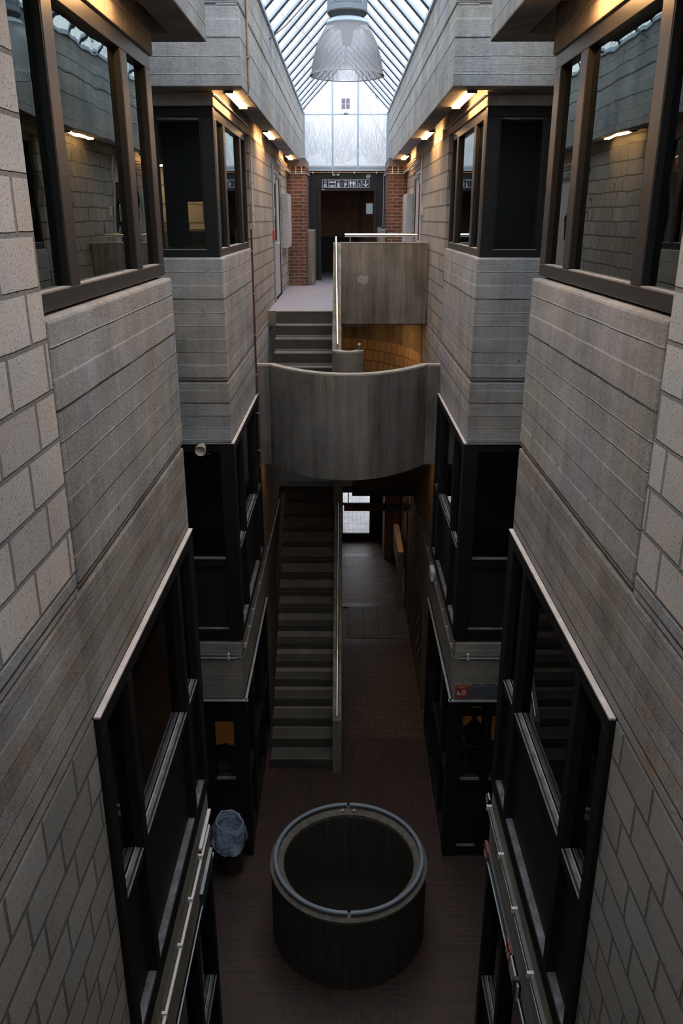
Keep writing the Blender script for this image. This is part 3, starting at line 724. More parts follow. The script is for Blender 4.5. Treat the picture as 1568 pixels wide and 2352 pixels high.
# upper flight (left, climbing away) and the flight going down behind it (right)
uf = empty('stair_flight', (-.75, 12.4, -3.3), 'short upper concrete flight climbing from the landing to the pale walkway', 'staircase')
GU = .226
for k in range(8):
    y = 14.2 - (k+1)*GU; z = -1.5 - (k+1)*R_
    poly = [(y, z), (y+.001, z-.03), (y+.026, z-R_), (y+GU+.03, z-R_), (y+GU+.03, z)]
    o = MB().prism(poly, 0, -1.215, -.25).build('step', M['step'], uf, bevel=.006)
    MB().box(-1.214, -.251, y-.003, y+.035, z-.026, z+.001).build('pale_edge', M['nosing'], o)
MB().prism([(12.39,-3.3),(14.2,-1.7),(14.2,-1.95),(12.39,-3.55)], 0, -1.215, -.25).build('soffit', M['soffit'], uf)
df_ = empty('stair_flight', (.7, 12.4, -5.1), 'concrete flight descending behind the small curved newel on the right', 'staircase')
for k in range(9):
    y = 12.7 + k*.30; z = -3.3 - (k+1)*R_
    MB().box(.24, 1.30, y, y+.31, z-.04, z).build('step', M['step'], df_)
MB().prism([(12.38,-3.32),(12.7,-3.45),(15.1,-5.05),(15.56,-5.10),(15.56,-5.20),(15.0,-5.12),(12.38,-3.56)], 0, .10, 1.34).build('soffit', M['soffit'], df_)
# spine wall, newel, upper balustrade
sp = empty('spine_wall', (-.17, 13.3, -3.5), 'slim sloping concrete wall with bright steel handrail between the two flights', 'balustrade')
MB().prism([(12.3,-3.5),(12.3,-1.87),(14.2,-.42),(14.34,-.385),(14.34,-3.2)], 0, -.24, -.105).build('wall_panel', M['vwall'], sp, bevel=.006)
rail_on([(-.158,12.33,-1.80),(-.196,14.2,-.335),(-.197,14.27,-.31)], .021, sp)
for t in (.1, .5, .9): bx(-.19,-.17,12.4+t*1.75,12.42+t*1.75,-1.84+t*1.35,-1.76+t*1.35).build('rail_post', M['steel'], sp)
nw = empty('newel_wall', (0, 12.25, -3.3), 'small rounded concrete newel at the foot of the spine wall', 'newel')
ko = [(.235*math.cos(PI+PI*i/16), 12.3+.20*math.sin(PI+PI*i/16)) for i in range(17)]
ki = [(.105*math.cos(PI+PI*i/16), 12.3+.09*math.sin(PI+PI*i/16)) for i in range(17)]
ribbon(ki, ko, -3.3, -1.895).build('newel', M['vboard'], nw); ribbon(ki, ko, -1.895, -1.87).build('pale_top_edge', M['nosing'], nw)
MB().prism([(12.3,-3.6),(12.3,-1.88),(12.5,-1.92),(15.2,-3.9),(15.2,-5.1),(15.0,-5.05)], 0, .10, .235).build('descending_panel', M['vwall'], nw)
MB().tube([(.168,12.22,-1.775),(.168,12.4,-1.80),(.168,15.2,-3.75)], .02, 12).build('handrail', M['steel'], nw)
bx(.158,.178,12.24,12.26,-1.88,-1.78).build('rail_post', M['greyd'], nw)
ub = empty('walkway_balustrade', (.6, 14.25, -1.71), 'tall vertical-boarded concrete balustrade of the upper walkway with steel rail', 'balustrade')
bx(-.105, 1.34, 14.20, 14.34, -1.72, -.40).build('wall_panel', M['vboard2'], ub, bevel=.008)
bx(-.105, 1.34, 14.195, 14.345, -.40, -.385).build('pale_top_edge', M['nosing'], ub)
rail_on([(-.05,14.27,-.275),(1.16,14.27,-.275)], .028, ub)
for xx in (.04, 1.12): MB().cyl((xx,14.27,-.39),(xx,14.27,-.29),.009,8).build('rail_post', M['steel'], ub)
m = MB(); random.seed(3); cpt = (.26, -.98); pts = []
for i in range(22):
    a = 2*PI*i/22; r = (.10+random.uniform(-.02,.02)); pts.append((cpt[0]+r*math.cos(a), cpt[1]+.75*r*math.sin(a)))
MB().prism(pts, 1, 14.197, 14.2005).build('paint_patch', M['patch'], ub)
# tube fitting under the walkway edge
f_ = empty('ceiling_light', (.15, 14.5, -1.75), 'slim unlit light fitting under the upper walkway edge', 'light')
bx(-.1, .30, 14.42, 14.50, -1.785, -1.75).build('housing', M['grey'], f_)

# bollard-like concrete posts at the far end
for s, y, x0, x1, z1, lab in ((-1, 19.9, .77, .955, -.27, 'rounded concrete post against the left brick pier'), (1, 19.9, .745, .93, -.25, 'rounded concrete post against the right brick pier')):
    k_ = [(x0, y-.0), (x0+.04, y-.05), (x1-.04, y-.05), (x1, y), (x1, YE-.1), (x0, YE-.1)]
    tag(MB().prism([(s*a, b) for a, b in k_], 2, -1.5, z1).build('concrete_post', M['vwall'], bevel=.03), lab, 'post')

# ================================================================== ROUND DRUM
CX_, CY_ = .005, 7.93
dr = empty('concrete_drum', (CX_, CY_, -8.47), 'large round open concrete drum standing on the brick floor', 'drum')
prof = [(.955,-8.47),(.955,-7.50),(.965,-7.48),(.965,-7.43),(.93,-7.415),(.84,-7.415),(.805,-7.43),(.80,-7.50),(.80,-8.40),(.0,-8.40)]
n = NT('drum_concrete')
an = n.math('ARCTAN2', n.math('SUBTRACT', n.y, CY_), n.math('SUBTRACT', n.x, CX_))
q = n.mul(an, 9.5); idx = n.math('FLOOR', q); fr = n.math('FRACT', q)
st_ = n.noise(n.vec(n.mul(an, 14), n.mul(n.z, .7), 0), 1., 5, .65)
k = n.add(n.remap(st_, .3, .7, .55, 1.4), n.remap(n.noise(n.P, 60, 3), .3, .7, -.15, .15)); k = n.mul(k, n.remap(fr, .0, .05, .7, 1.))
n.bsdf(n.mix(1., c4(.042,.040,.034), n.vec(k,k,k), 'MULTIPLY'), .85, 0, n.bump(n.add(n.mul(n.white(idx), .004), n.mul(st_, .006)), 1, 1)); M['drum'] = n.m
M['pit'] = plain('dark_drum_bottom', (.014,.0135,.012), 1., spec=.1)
M['rim'] = plain('pale_drum_rim', (.115,.108,.095), .85, var=.35, scale=14, bumpd=.004)  # rim tone set paler than the drum wall
MB().lathe((CX_,CY_,0), prof[:2]+[(.955,-7.50)], 96).build('outer_wall', M['drum'], dr)
MB().lathe((CX_,CY_,0), [(.955,-7.50),(.966,-7.47),(.966,-7.435),(.94,-7.415),(.845,-7.415),(.80,-7.45),(.80,-7.50)], 96).build('rim', M['rim'], dr)
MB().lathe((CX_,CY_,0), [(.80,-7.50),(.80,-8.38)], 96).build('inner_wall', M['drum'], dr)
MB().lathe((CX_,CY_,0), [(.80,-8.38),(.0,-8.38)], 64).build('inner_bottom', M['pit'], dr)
for s in (-1, 1):
    a0, a1 = (PI/2+.022, 3*PI/2-.022)
    pts = []
    for i in range(49):
        a = a0+(a1-a0)*i/48; pts.append((CX_-s*.898*math.cos(a), CY_+.898*math.sin(a), -7.365))
    r_ = MB().tube(pts, .026, 12).build('rail', M['railblue'], dr); tag(r_, 'blue-grey curved %s half of the rail' % ('left' if s < 0 else 'right'))
for sy in (-1, 1):
    for sx in (-1, 1):
        xx = CX_+sx*.075; yy = CY_+sy*.885
        b_ = MB().cyl((xx,yy,-7.415),(xx,yy,-7.375),.012,10).build('rail_bracket', M['railblue'], dr)
        MB().cyl((xx,yy-sy*.045,-7.414),(xx,yy-sy*.045,-7.405),.022,14).build('fixing_plate', M['horn'], b_)

# ================================================================== PENDANT LAMP
LX, LY, LZ = -.035, 7.65, 1.12
lp = empty('pendant_lamp', (LX, LY, LZ), 'large bell-shaped ribbed translucent pendant lamp under the glass roof', 'lamp')
prof = [(.310,.0),(.306,.012),(.300,.03),(.294,.07),(.280,.14),(.262,.20),(.238,.26),(.205,.32),(.180,.355),(.170,.372)]
MB().lathe((LX,LY,LZ), prof, 96).build('lamp_shade', M['shade'], lp)
MB().lathe((LX,LY,LZ), [(.307,-.001),(.314,-.001),(.314,.004),(.307,.005)], 96, closed=True).build('rim', M['white'], lp)
MB().lathe((LX,LY,LZ), [(.172,.368),(.175,.38),(.160,.405),(.13,.42),(.0,.42)], 64).build('collar', M['alu'], lp)
MB().lathe((LX,LY,LZ), [(.13,.42),(.135,.43),(.150,.44),(.165,.455),(.165,.465),(.0,.465)], 64).build('neck', M['greyd'], lp)
n = NT('perforated_metal')
an = n.mul(n.math('ARCTAN2', n.math('SUBTRACT', n.y, LY), n.math('SUBTRACT', n.x, LX)), .165/.0155)
fx = n.math('SUBTRACT', n.math('FRACT', an), .5); fz = n.math('SUBTRACT', n.math('FRACT', n.math('DIVIDE', n.z, .0155)), .5)
mxd = n.math('MAXIMUM', n.math('ABSOLUTE', fx), n.math('ABSOLUTE', fz)); band = n.remap(n.z, H+LZ+.505, H+LZ+.506, 0., 1.)
hole = n.mul(n.math('LESS_THAN', mxd, .27), band)
b_ = n.bsdf(c4(.33,.38,.46), .5, .2, None, .5); n.set(b_.inputs['Alpha'], n.math('SUBTRACT', 1., hole)); M['perf'] = n.m
MB().lathe((LX,LY,LZ), [(.165,.465),(.165,.90),(.0,.90)], 64).build('perforated_housing', M['perf'], lp)
MB().cyl((LX,LY,LZ+.5),(LX,LY,LZ+.85),.09,24).build('ballast', M['greyd'], lp)
MB().cyl((LX,LY,LZ+.9),(LX,LY,ZR),.008,8).build('suspension_rod', M['alu'], lp)
MB().lathe((LX,LY,LZ), [(.0,.40),(.045,.39),(.05,.30),(.04,.24),(.0,.215)], 24).build('bulb', M['white'], lp)

# ================================================================== TUBE LIGHTS under the fascia
def tube_light(s, y, ln, label, grp='tube lights under the fascia beams'):
    x = s*1.225; z = 1.185
    t = empty('tube_light', (x, y+ln/2, z), label, 'light', grp)
    bx(x-.045, x+.045, y, y+ln, z+.03, z+.075).build('housing', M['white'], t)
    bx(x-.012, x+.012, y+.3, y+.33, z+.075, 1.5).build('hanger', M['galv'], t)
    for dx in (-.03, .03):
        MB().cyl((x+dx, y+.03, z+.01), (x+dx, y+ln-.03, z+.01), .0135, 12).build('tube', M['tube'], t)
    for yy in (y, y+ln-.03): bx(x-.05, x+.05, yy, yy+.03, z-.008, z+.03).build('end_cap', M['greyd'], t)
    return t
for s in (-1, 1):
    sd = 'left' if s < 0 else 'right'
    tube_light(s, 4.15, 1.25, 'twin tube light nearest the camera on the %s side, at the top edge' % sd)
    tube_light(s, 8.95+.13, 1.30, 'twin tube light over the second bay window on the %s' % sd)
    tube_light(s, 13.05, 1.25, 'middle twin tube light beyond the second bay on the %s' % sd)
    tube_light(s, 17.9, 1.25, 'farthest twin tube light on the %s, near the brick pier' % sd)
# warm light in the curved stair niche and at the passage
M['fill'] = emit('warm_fill_light', (1., .55, .22), 16)
def bulkhead(x0,x1,y0,y1,z, label, mt='tubew'):
    t = empty('bulkhead_light', ((x0+x1)/2,(y0+y1)/2,z), label, 'light')
    bx(x0,x1,y0,y1,z,z+.05).build('housing', M['white'], t); bx(x0+.02,x1-.02,y0+.02,y1-.02,z-.02,z).build('diffuser', M[mt], t); return t
bulkhead(.35, .75, 15.3, 15.5, -1.80, 'warm light hidden under the upper walkway, lighting the curved wall')
for s_ in (-1, 1): bulkhead(s_*1.05-.06, s_*1.05+.06, 12.15, 12.35, -3.625, 'unseen warm fill light added under the %s side of the curved landing' % ('left' if s_ < 0 else 'right'), 'fill')  # added fill, hidden below the slab, to warm the side walls
bulkhead(1.12, 1.30, 17.15, 17.45, -5.29, 'warm light over the ground floor radiator')

# ================================================================== SMALL SERVICES
def clips(parent, pts, mat, size=.022, name='clip', wall=None):
    for p in pts: MB().box(p[0]-size, p[0]+size, p[1]-size*.8, p[1]+size*.8, p[2]-size, p[2]+size).build(name, mat, parent)
# white conduit on the near left beam
c_ = empty('conduit', (-1.335, 3, -5.40), 'white conduit clipped along the near left floor beam', 'conduit')
MB().tube([(-1.335,A0,-5.375),(-1.335,4.2,-5.385),(-1.335,6.20,-5.42)], .0135, 12).build('pipe', M['white'], c_)
for yy in (2.9, 3.55, 4.23, 4.81, 5.27, 5.76): bx(-1.362,-1.318,yy-.012,yy+.012,-5.405,-5.36).build('clip', M['white'], c_)
tag(bx(-1.362,-1.33,5.80,6.32,-5.35,-5.325).build('trunking', M['white']), 'short white trunking above the white conduit on the near left beam', 'trunking')
# right: thin pipe and grey tray
c_ = empty('conduit', (1.335, 3, -5.36), 'thin pale conduit along the near right floor beam', 'conduit')
MB().tube([(1.335,A0,-5.35),(1.335,6.42,-5.35)], .0075, 10).build('pipe', M['galv'], c_)
c_ = empty('cable_tray', (1.34, 3, -5.3), 'grey cable tray with white clips along the near right floor beam', 'cable tray')
bx(1.33,1.362,A0,6.33,-5.325,-5.285).build('tray', M['greyd'], c_)
for yy in (3.3, 3.95, 4.5, 5.10, 5.70, 6.32): bx(1.31,1.362,yy-.012,yy+.016,-5.328,-5.282).build('clip', M['white'], c_)
MB().tube([(1.345,6.36,-5.25),(1.34,6.42,-5.22),(1.33,6.45,-5.26),(1.33,6.42,-5.33)], .009, 8).build('cable_loop', M['galv'], c_)
# second bay conduits
for s in (-1, 1):
    sd = 'left' if s < 0 else 'right'
    c_ = empty('conduit', (s*1.335, 11, -5.27), 'thin grey conduit with pale clips along the %s middle beam' % sd, 'conduit')
    MB().tube([(s*1.335,9.22,-5.27),(s*1.335,17.0,-5.27)], .010, 8).build('pipe', M['galv'], c_)
    MB().tube([(s*1.335,9.22,-5.235),(s*1.335,17.0,-5.235)], .012, 8).build('pipe', M['greyd'], c_)
    for yy in (9.35, 9.83, 10.35, 11.23, 12.0, 12.6, 13.2, 14.07, 15.0): bx(s*1.326, s*1.362, yy-.007, yy+.007, -5.282, -5.222).build('clip', M['white'], c_)
    c_ = empty('conduit', (s*1.7, 9.05, -5.27), 'pale conduit crossing the beam at the back of the %s alcove' % sd, 'conduit')
    MB().tube([(s*1.42,9.045,-5.268),(s*2.98,9.045,-5.268)], .010, 8).build('pipe', M['galv'], c_)
    MB().tube([(s*1.42,9.05,-5.225),(s*2.98,9.05,-5.225)], .008, 8).build('pipe', M['greyd'], c_)
    bx(s*1.51,s*1.53,9.03,9.07,-5.29,-5.205).build('clip', M['white'], c_)
    MB().tube([(s*1.42,9.045,-5.268),(s*1.37,9.04,-5.27),(s*1.335,9.08,-5.265),(s*1.335,9.22,-5.27)], .006, 8).build('cable', M['green'], c_)
# junction box on right beam
b_ = empty('junction_box', (1.33, 11.6, -5.25), 'small white junction box on the right beam by the curved parapet', 'junction box')
bx(1.30,1.362,11.5,11.78,-5.33,-5.17).build('box', M['white'], b_, bevel=.006)
for i in range(6): bx(1.29,1.30,11.52+i*.045,11.54+i*.045,-5.33,-5.19).build('gland', M['galv'], b_)
# vertical pipes
def vpipe(s, x, y, z0, z1, r, mat, label, ncl=4, clipm='galv'):
    c_ = empty('pipe', (s*x, y, z0), label, 'pipe')
    MB().cyl((s*x,y,z0),(s*x,y,z1),r,10).build('tube', M[mat], c_)
    for i in range(ncl):
        z = z0+(z1-z0)*(i+.5)/ncl; bx(s*x-.022,s*x+.022,y-.02,y+.02,z-.008,z+.008).build('clip', M[clipm], c_)
    return c_
c_ = vpipe(-1, 1.045, 9.38, 1.27, 2.36, .013, 'copper', 'orange copper pipe down the left fascia beam', 2)
MB().tube([(-1.045,9.38,1.28),(-1.06,9.38,1.19),(-1.12,9.42,1.14),(-1.2,9.45,1.17)], .006, 8).build('cable', M['greyd'], c_)
vpipe(-1, 1.345, 11.86, -3.6, -.15, .013, 'maroon', 'thin maroon pipe on the left wall beside the curved parapet', 6)
vpipe(-1, 1.345, 12.14, -.15, 1.05, .014, 'cream', 'cream conduit beside the left second bay window', 3)
vpipe(-1, 1.345, 15.72, -1.6, .92, .016, 'galv', 'grey conduit on the far left wall before the door', 4)
vpipe(1, 1.345, 15.9, -2.7, 1.05, .020, 'cream', 'cream conduit running down the far right wall', 5, 'white')
tag(bx(1.33,1.36,15.6,15.72,-2.0,-1.85).build('switch_box', M['white'], bevel=.005), 'small white box on the cream conduit, right wall', 'switch box')
tag(bx(-1.37,-1.33,15.5,15.66,-.39,-.22).build('fire_call_point', M['redbox'], bevel=.008), 'red fire call point on the far left wall', 'call point')
tag(bx(-1.37,-1.335,15.78,15.92,.03,.17).build('light_switch', M['cream'], bevel=.006), 'cream switch on the far left wall above the red call point', 'switch')
tag(bx(1.33,1.365,15.55,15.68,.04,.2).build('light_switch', M['cream'], bevel=.006), 'cream switch beside the cream conduit on the far right wall', 'switch')
tag(bx(1.33,1.37,12.55,12.68,1.03,1.17).build('sensor_box', M['cream'], bevel=.008), 'small cream sensor box over the right second bay window', 'sensor')
# long cable under the fascia, cable bundle round the piers
for s in (-1, 1):
    sd = 'left' if s < 0 else 'right'
    c_ = empty('cable', (s*1.2, 14, 1.2), 'thin cable linking the tube lights under the %s fascia' % sd, 'cable')
    MB().tube([(s*1.15,9.2,1.22),(s*1.15,21.2,1.22)], .008, 8).build('cable', M['greyd'], c_)
    c_ = empty('conduit', (s*1.35, 14, 1.05), 'conduit run along the lintel over the %s upper windows' % sd, 'conduit')
    MB().tube([(s*2.9,9.07,1.165),(s*1.38,9.07,1.165),(s*1.36,9.12,1.165),(s*1.36,12.1,1.165)], .010, 8).build('pipe', M['galv' if s<0 else 'greyd'], c_)
    if s < 0: MB().tube([(-1.50,9.066,1.165),(-1.37,9.066,1.165)], .012, 8).build('joint', M['copper'], c_)
    c_ = empty('pipe_bundle', (s*1.15, 19.69, 1.0), 'bundle of copper and grey pipes wrapping the %s brick pier' % sd, 'pipes')
    for i, (mt, dz) in enumerate((('copper',.05),('copper',.0),('galv',-.05),('cream',-.09))):
        o_ = .02+.012*i
        MB().tube([(s*(1.33-o_),15.9,1.03+dz),(s*(1.33-o_),19.66,1.03+dz),(s*(1.30),19.69,1.02+dz),(s*.97,19.69,1.02+dz),(s*.915,19.8,1.02+dz),(s*.915,YE-.03,1.0+dz*.5)], .011, 8).build('pipe', M[mt], c_)
    for xx in (1.02, 1.15, 1.28): bx(s*xx-.01, s*xx+.01, 19.66, 19.71, .92, 1.09).build('clip', M['white'], c_)
c_ = empty('pipe_bundle', (0, YE-.03, 1.06), 'copper and grey pipes running across under the gable window', 'pipes')
MB().tube([(-.93,YE-.06,1.035),(.93,YE-.06,1.035)], .012, 8).build('pipe', M['copper'], c_)
MB().tube([(-.93,YE-.06,1.075),(.93,YE-.06,1.075)], .012, 8).build('pipe', M['galv'], c_)
for xx in (-.83, -.345, .18, .72): bx(xx-.014,xx+.014,YE-.085,YE,1.01,1.055).build('clip', M['white'], c_)
MB().tube([(.90,YE-.06,1.0),(.90,YE-.06,-.22),(.76,YE-.06,-.24)], .010, 8).build('down_pipe', M['galv'], c_)
l_ = empty('spotlight', (-.29, YE-.08, .98), 'small white spotlight under the pipes above the far sign', 'spotlight')
bx(-.35,-.28,YE-.12,YE-.02,.965,.99).build('bracket', M['white'], l_); MB().cyl((-.23,YE-.12,.975),(-.19,YE-.03,.99),.022,12).build('head', M['white'], l_)

# side doors on the upper walkway
for s in (-1, 1):
    sd = 'left' if s < 0 else 'right'
    d_ = struct(empty('door_%d' % (4 if s < 0 else 5), (s*1.4, 17, -1.5), 'pale grey door with dark glazed slot in the far %s wall' % sd, 'door'))
    MB().box(s*1.38,s*1.50,16.1,16.17,-1.5,.86).box(s*1.38,s*1.50,17.78,17.85,-1.5,.86).box(s*1.38,s*1.50,16.1,17.85,.80,.86).build('frame', M['grey'], d_)
    bx(s*1.40,s*1.44,16.20,17.72,-1.49,.79).build('leaf', M['grey'], d_)
    bx(s*1.392,s*1.40,16.30,16.95,-.42,.62).build('vision_panel', M['black'], d_)
    bx(s*1.385,s*1.40,16.17,16.20,-1.49,.79).build('hinge_gap', M['black'], d_)
    bx(s*1.385,s*1.40,17.72,17.78,-1.49,.79).build('lock_gap', M['black'], d_)
    bx(s*1.33,s*1.40,16.9,17.45,.72,.78).build('door_closer', M['galv'], d_)
    MB().tube([(s*1.40,16.35,-.47),(s*1.34,16.35,-.47),(s*1.34,16.9,-.47)], .012, 8).build('push_handle', M['white'], d_)
    # wall cabinet next to it
    k_ = empty('wall_cabinet', (s*1.3, 18.3, -.6), 'tall pale grey wall cabinet beside the far %s door' % sd, 'cabinet')
    bx(s*1.235, s*1.36, 17.95, 19.05, -.60, .47).build('body', M['grey'], k_, bevel=.006)
    bx(s*1.225, s*1.235, 18.0, 19.0, -.55, .42).build('cabinet_door', M['grey'], k_, bevel=.003)
    bx(s*1.24, s*1.355, 19.05, 19.06, -.57, .44).build('side_glass', M['slate'], k_)
tag(MB().tube([(-1.2,16.9,-1.492),(-1.0,17.1,-1.492),(-.78,17.35,-1.492),(-.62,17.5,-1.49),(-.80,17.2,-1.492),(-1.15,16.75,-1.492),(-1.3,16.6,-1.492)], .0045, 6).build('floor_cable', M['cream']), 'thin pale cable lying looped on the pale walkway floor', 'cable')

# ================================================================== SIGNS
FONT = None
def text(txt, size, loc, rot, mat, parent, name='lettering', ext=.002, bold=.0, align='LEFT', sx=1.):
    cu = bpy.data.curves.new(name, 'FONT'); cu.body = txt; cu.size = size; cu.extrude = ext; cu.offset = bold; cu.align_x = align
    t = bpy.data.objects.new('tmp', cu); COL.objects.link(t); bpy.context.view_layer.update()
    me = bpy.data.meshes.new_from_object(t); bpy.data.objects.remove(t); bpy.data.curves.remove(cu)
    Rm = Matrix.Rotation(rot[2], 4, 'Z') @ Matrix.Rotation(rot[0], 4, 'X')
    po = Vector(parent['_o'])
    me.transform(Matrix.Translation(Vector(loc)-po) @ Rm @ Matrix.Scale(sx, 4, (1,0,0)))
    me.materials.clear(); me.materials.append(mat)
    o = bpy.data.objects.new(name, me); COL.objects.link(o); o.parent = parent; o['_o'] = tuple(po); return o
FR_ = (PI/2, 0, 0)
sg = empty('wayfinding_sign', (-.03, YE-.02, .69), 'long navy wayfinding sign with white icons above the far doorway', 'sign')
X0, X1, Z0, Z1 = -.605, .55, .693, .875
bx(X0, X1, YE-.03, YE-.005, Z0, Z1).build('panel', M['navysign'], sg)
yy0, yy1 = YE-.034, YE-.03
m = MB().box(X0,X1,yy0,yy1,Z1-.008,Z1).box(X0,X1,yy0,yy1,Z0,Z0+.008).box(X0,X0+.008,yy0,yy1,Z0,Z1).box(X1-.008,X1,yy0,yy1,Z0,Z1)
cell = [-.605,-.445,-.275,.045,.21,.37,.55]
for c in cell[1:-1]: m.box(c-.004,c+.004,yy0,yy1,Z0,Z1)
m.build('border', M['signline'], sg)
text('E', .135, (-.235, yy1, .71), FR_, M['signline'], sg, bold=.004); text('F', .135, (-.065, yy1, .71), FR_, M['signline'], sg, bold=.004)
m = MB().box(-.122,-.117,yy0,yy1,.715,.82)
for i in range(3): m.box(-.57+i*.006,-.49-i*.004,yy0,yy1,.715+i*.022,.727+i*.022)
for i in range(3): m.box(-.42,-.30,yy0,yy1,.706+i*.018,.716+i*.018)
m.box(-.25,-.16,yy0,yy1,.845,.853).box(-.08,.01,yy0,yy1,.845,.853)
m.build('small_lines', M['signline'], sg)
m = MB().lathe((0,0,0),[(0,0),(0,0)],3) if 0 else MB()
ring = [(-.525+.028*math.cos(2*PI*i/20), YE-.032, .822+.034*math.sin(2*PI*i/20)) for i in range(20)]
m.tube(ring, .0025, 6, closed=True); m.box(-.529,-.521,yy0,yy1,.80,.828).box(-.529,-.521,yy0,yy1,.834,.842)
m.build('info_icon', M['signline'], sg)
def man(m, cx, z0, h, skirt=False):
    r = h*.09; m.cyl((cx, yy1, z0+h-r), (cx, yy0, z0+h-r), r, 12)
    if skirt: m.prism([(cx-h*.10,z0+h*.80),(cx+h*.10,z0+h*.80),(cx+h*.20,z0+h*.36),(cx-h*.20,z0+h*.36)], 1, yy0, yy1)
    else: m.box(cx-h*.13,cx+h*.13,yy0,yy1,z0+h*.42,z0+h*.80)
    m.box(cx-h*.09,cx-h*.015,yy0,yy1,z0,z0+h*.45); m.box(cx+h*.015,cx+h*.09,yy0,yy1,z0,z0+h*.45)
    m.box(cx-h*.19,cx-h*.145,yy0,yy1,z0+h*.42,z0+h*.78); m.box(cx+h*.145,cx+h*.19,yy0,yy1,z0+h*.42,z0+h*.78)
m = MB()
for i in range(4): 
    cx = -.405+i*.036; m.cyl((cx,yy1,.838),(cx,yy0,.838),.009,10); m.box(cx-.014,cx+.014,yy0,yy1,.80,.825)
m.build('audience_icon', M['signline'], sg)
m = MB(); man(m, .09, .712, .142); m.box(.126,.130,yy0,yy1,.715,.85); man(m, .168, .712, .142, True); m.build('toilet_icon', M['signline'], sg)
m = MB(); m.cyl((.265,yy1,.845),(.265,yy0,.845),.012,12); m.prism([(.255,.83),(.270,.83),(.278,.775),(.305,.775),(.322,.725),(.334,.73),(.318,.79),(.275,.792)],1,yy0,yy1)
m.tube([(.282+.034*math.cos(2*PI*i/20), YE-.032, .752+.034*math.sin(2*PI*i/20)) for i in range(20)], .004, 6, closed=True); m.box(.240,.262,yy0,yy1,.80,.812); m.box(.340,.348,yy0,yy1,.80,.845)
m.build('wheelchair_icon', M['signline'], sg)
m = MB().box(.449,.471,yy0,yy1,.73,.855).prism([(.460,.708),(.520,.768),(.520,.793),(.460,.735),(.400,.793),(.400,.768)],1,yy0,yy1); m.build('arrow', M['signline'], sg)
ef = empty('wall_lettering', (.50, YE-.01, .92), 'pale letters EF on the black wall above the sign', 'lettering')
text('EF', .12, (.472, YE-.002, .905), FR_, M['signline'], ef, bold=.002)

def a0_sign(name, kind, s, label, a0, a1, z0, z1, base, ptoend=None):
    L = lmap(s, kind, base)
    e = empty(name, ((s*(a0+a1)/2, base, z0) if kind == 'front' else (s*base, (a0+a1)/2, z0)), label, 'sign'); return e, L
# right alcove: red a.0 panel plus blue-grey strip
e, L = a0_sign('room_sign', 'front', 1, 'red a.0 sign with a blue-grey strip on the beam in the right alcove', 1.385, 2.9, -5.84, -5.675, 9.068)
bx(1.385,1.553,9.050,9.068,-5.842,-5.675).build('red_plate', M['red'], e); bx(1.556,2.9,9.056,9.068,-5.842,-5.685).build('strip', M['slate'], e)
text('a.0', .105, (1.402, 9.0495, -5.806), FR_, M['paper'], e, bold=.002, ext=.001); text('Vous êtes en', .02, (1.412, 9.0495, -5.70), FR_, M['paper'], e, ext=.001)
m = MB(); random.seed(5); x = 1.60
while x < 1.95:
    w = random.uniform(.012,.04); m.box(x, x+w, 9.066, 9.0695, -5.675, -5.675+random.uniform(.008,.02)); x += w+random.uniform(.006,.03)
tag(m.build('chalk_marks', M['gasket']), 'dark scribbled marks above the blue-grey strip in the right alcove', 'marks')
# red signs on near right beam
SR = (PI/2, 0, -PI/2)
e = empty('room_sign', (1.35, 5.2, -5.9), 'grey sign strip with two red a.0 plates on the near right floor beam', 'sign')
bx(1.345,1.362,4.78,6.40,-5.90,-5.77).build('strip', M['slate'], e)
for y0 in (5.10, 6.24):
    p_ = bx(1.335,1.347,y0,y0+.165,-5.935,-5.77).build('red_plate', M['red'], e)
    text('a.0', .10, (1.334, y0+.15, -5.90), SR, M['paper'], p_, ext=.001)
bx(1.31,1.36,4.82,4.86,-5.92,-5.74).build('bracket', M['gasket'], e); bx(1.33,1.36,4.78,5.08,-5.93,-5.77).build('end_box', M['grey'], e)
e = empty('room_sign', (-1.35, 6.0, -5.95), 'dark green framed sign on the near left floor beam', 'sign')
bx(-1.362,-1.335,5.70,6.28,-5.95,-5.76).build('plate', M['dgreen'], e); bx(-1.362,-1.33,5.70,6.28,-5.76,-5.752).build('frame', M['galv'], e)
struct(MB().box(-1.347,-1.335,A0,6.36,-5.895,-5.883).box(-2.98,-1.3,9.03,9.09,-5.905,-5.893).box(-1.345,-1.315,9.05,12.1,-5.905,-5.893).build('trim_6', M['galv']), 'pale metal drip strip under the left floor beams')
struct(MB().box(1.347,1.335,A0,6.36,-5.895,-5.883).box(2.98,1.3,9.03,9.09,-5.905,-5.893).box(1.345,1.315,9.05,12.1,-5.905,-5.893).build('trim_7', M['galv']), 'pale metal drip strip under the right floor beams')
struct(MB().box(-2.98,-1.46,9.06,9.10,-2.462,-2.45).build('trim_8', M['galv'])); struct(MB().box(2.98,1.46,9.06,9.10,-2.462,-2.45).build('trim_9', M['galv']))
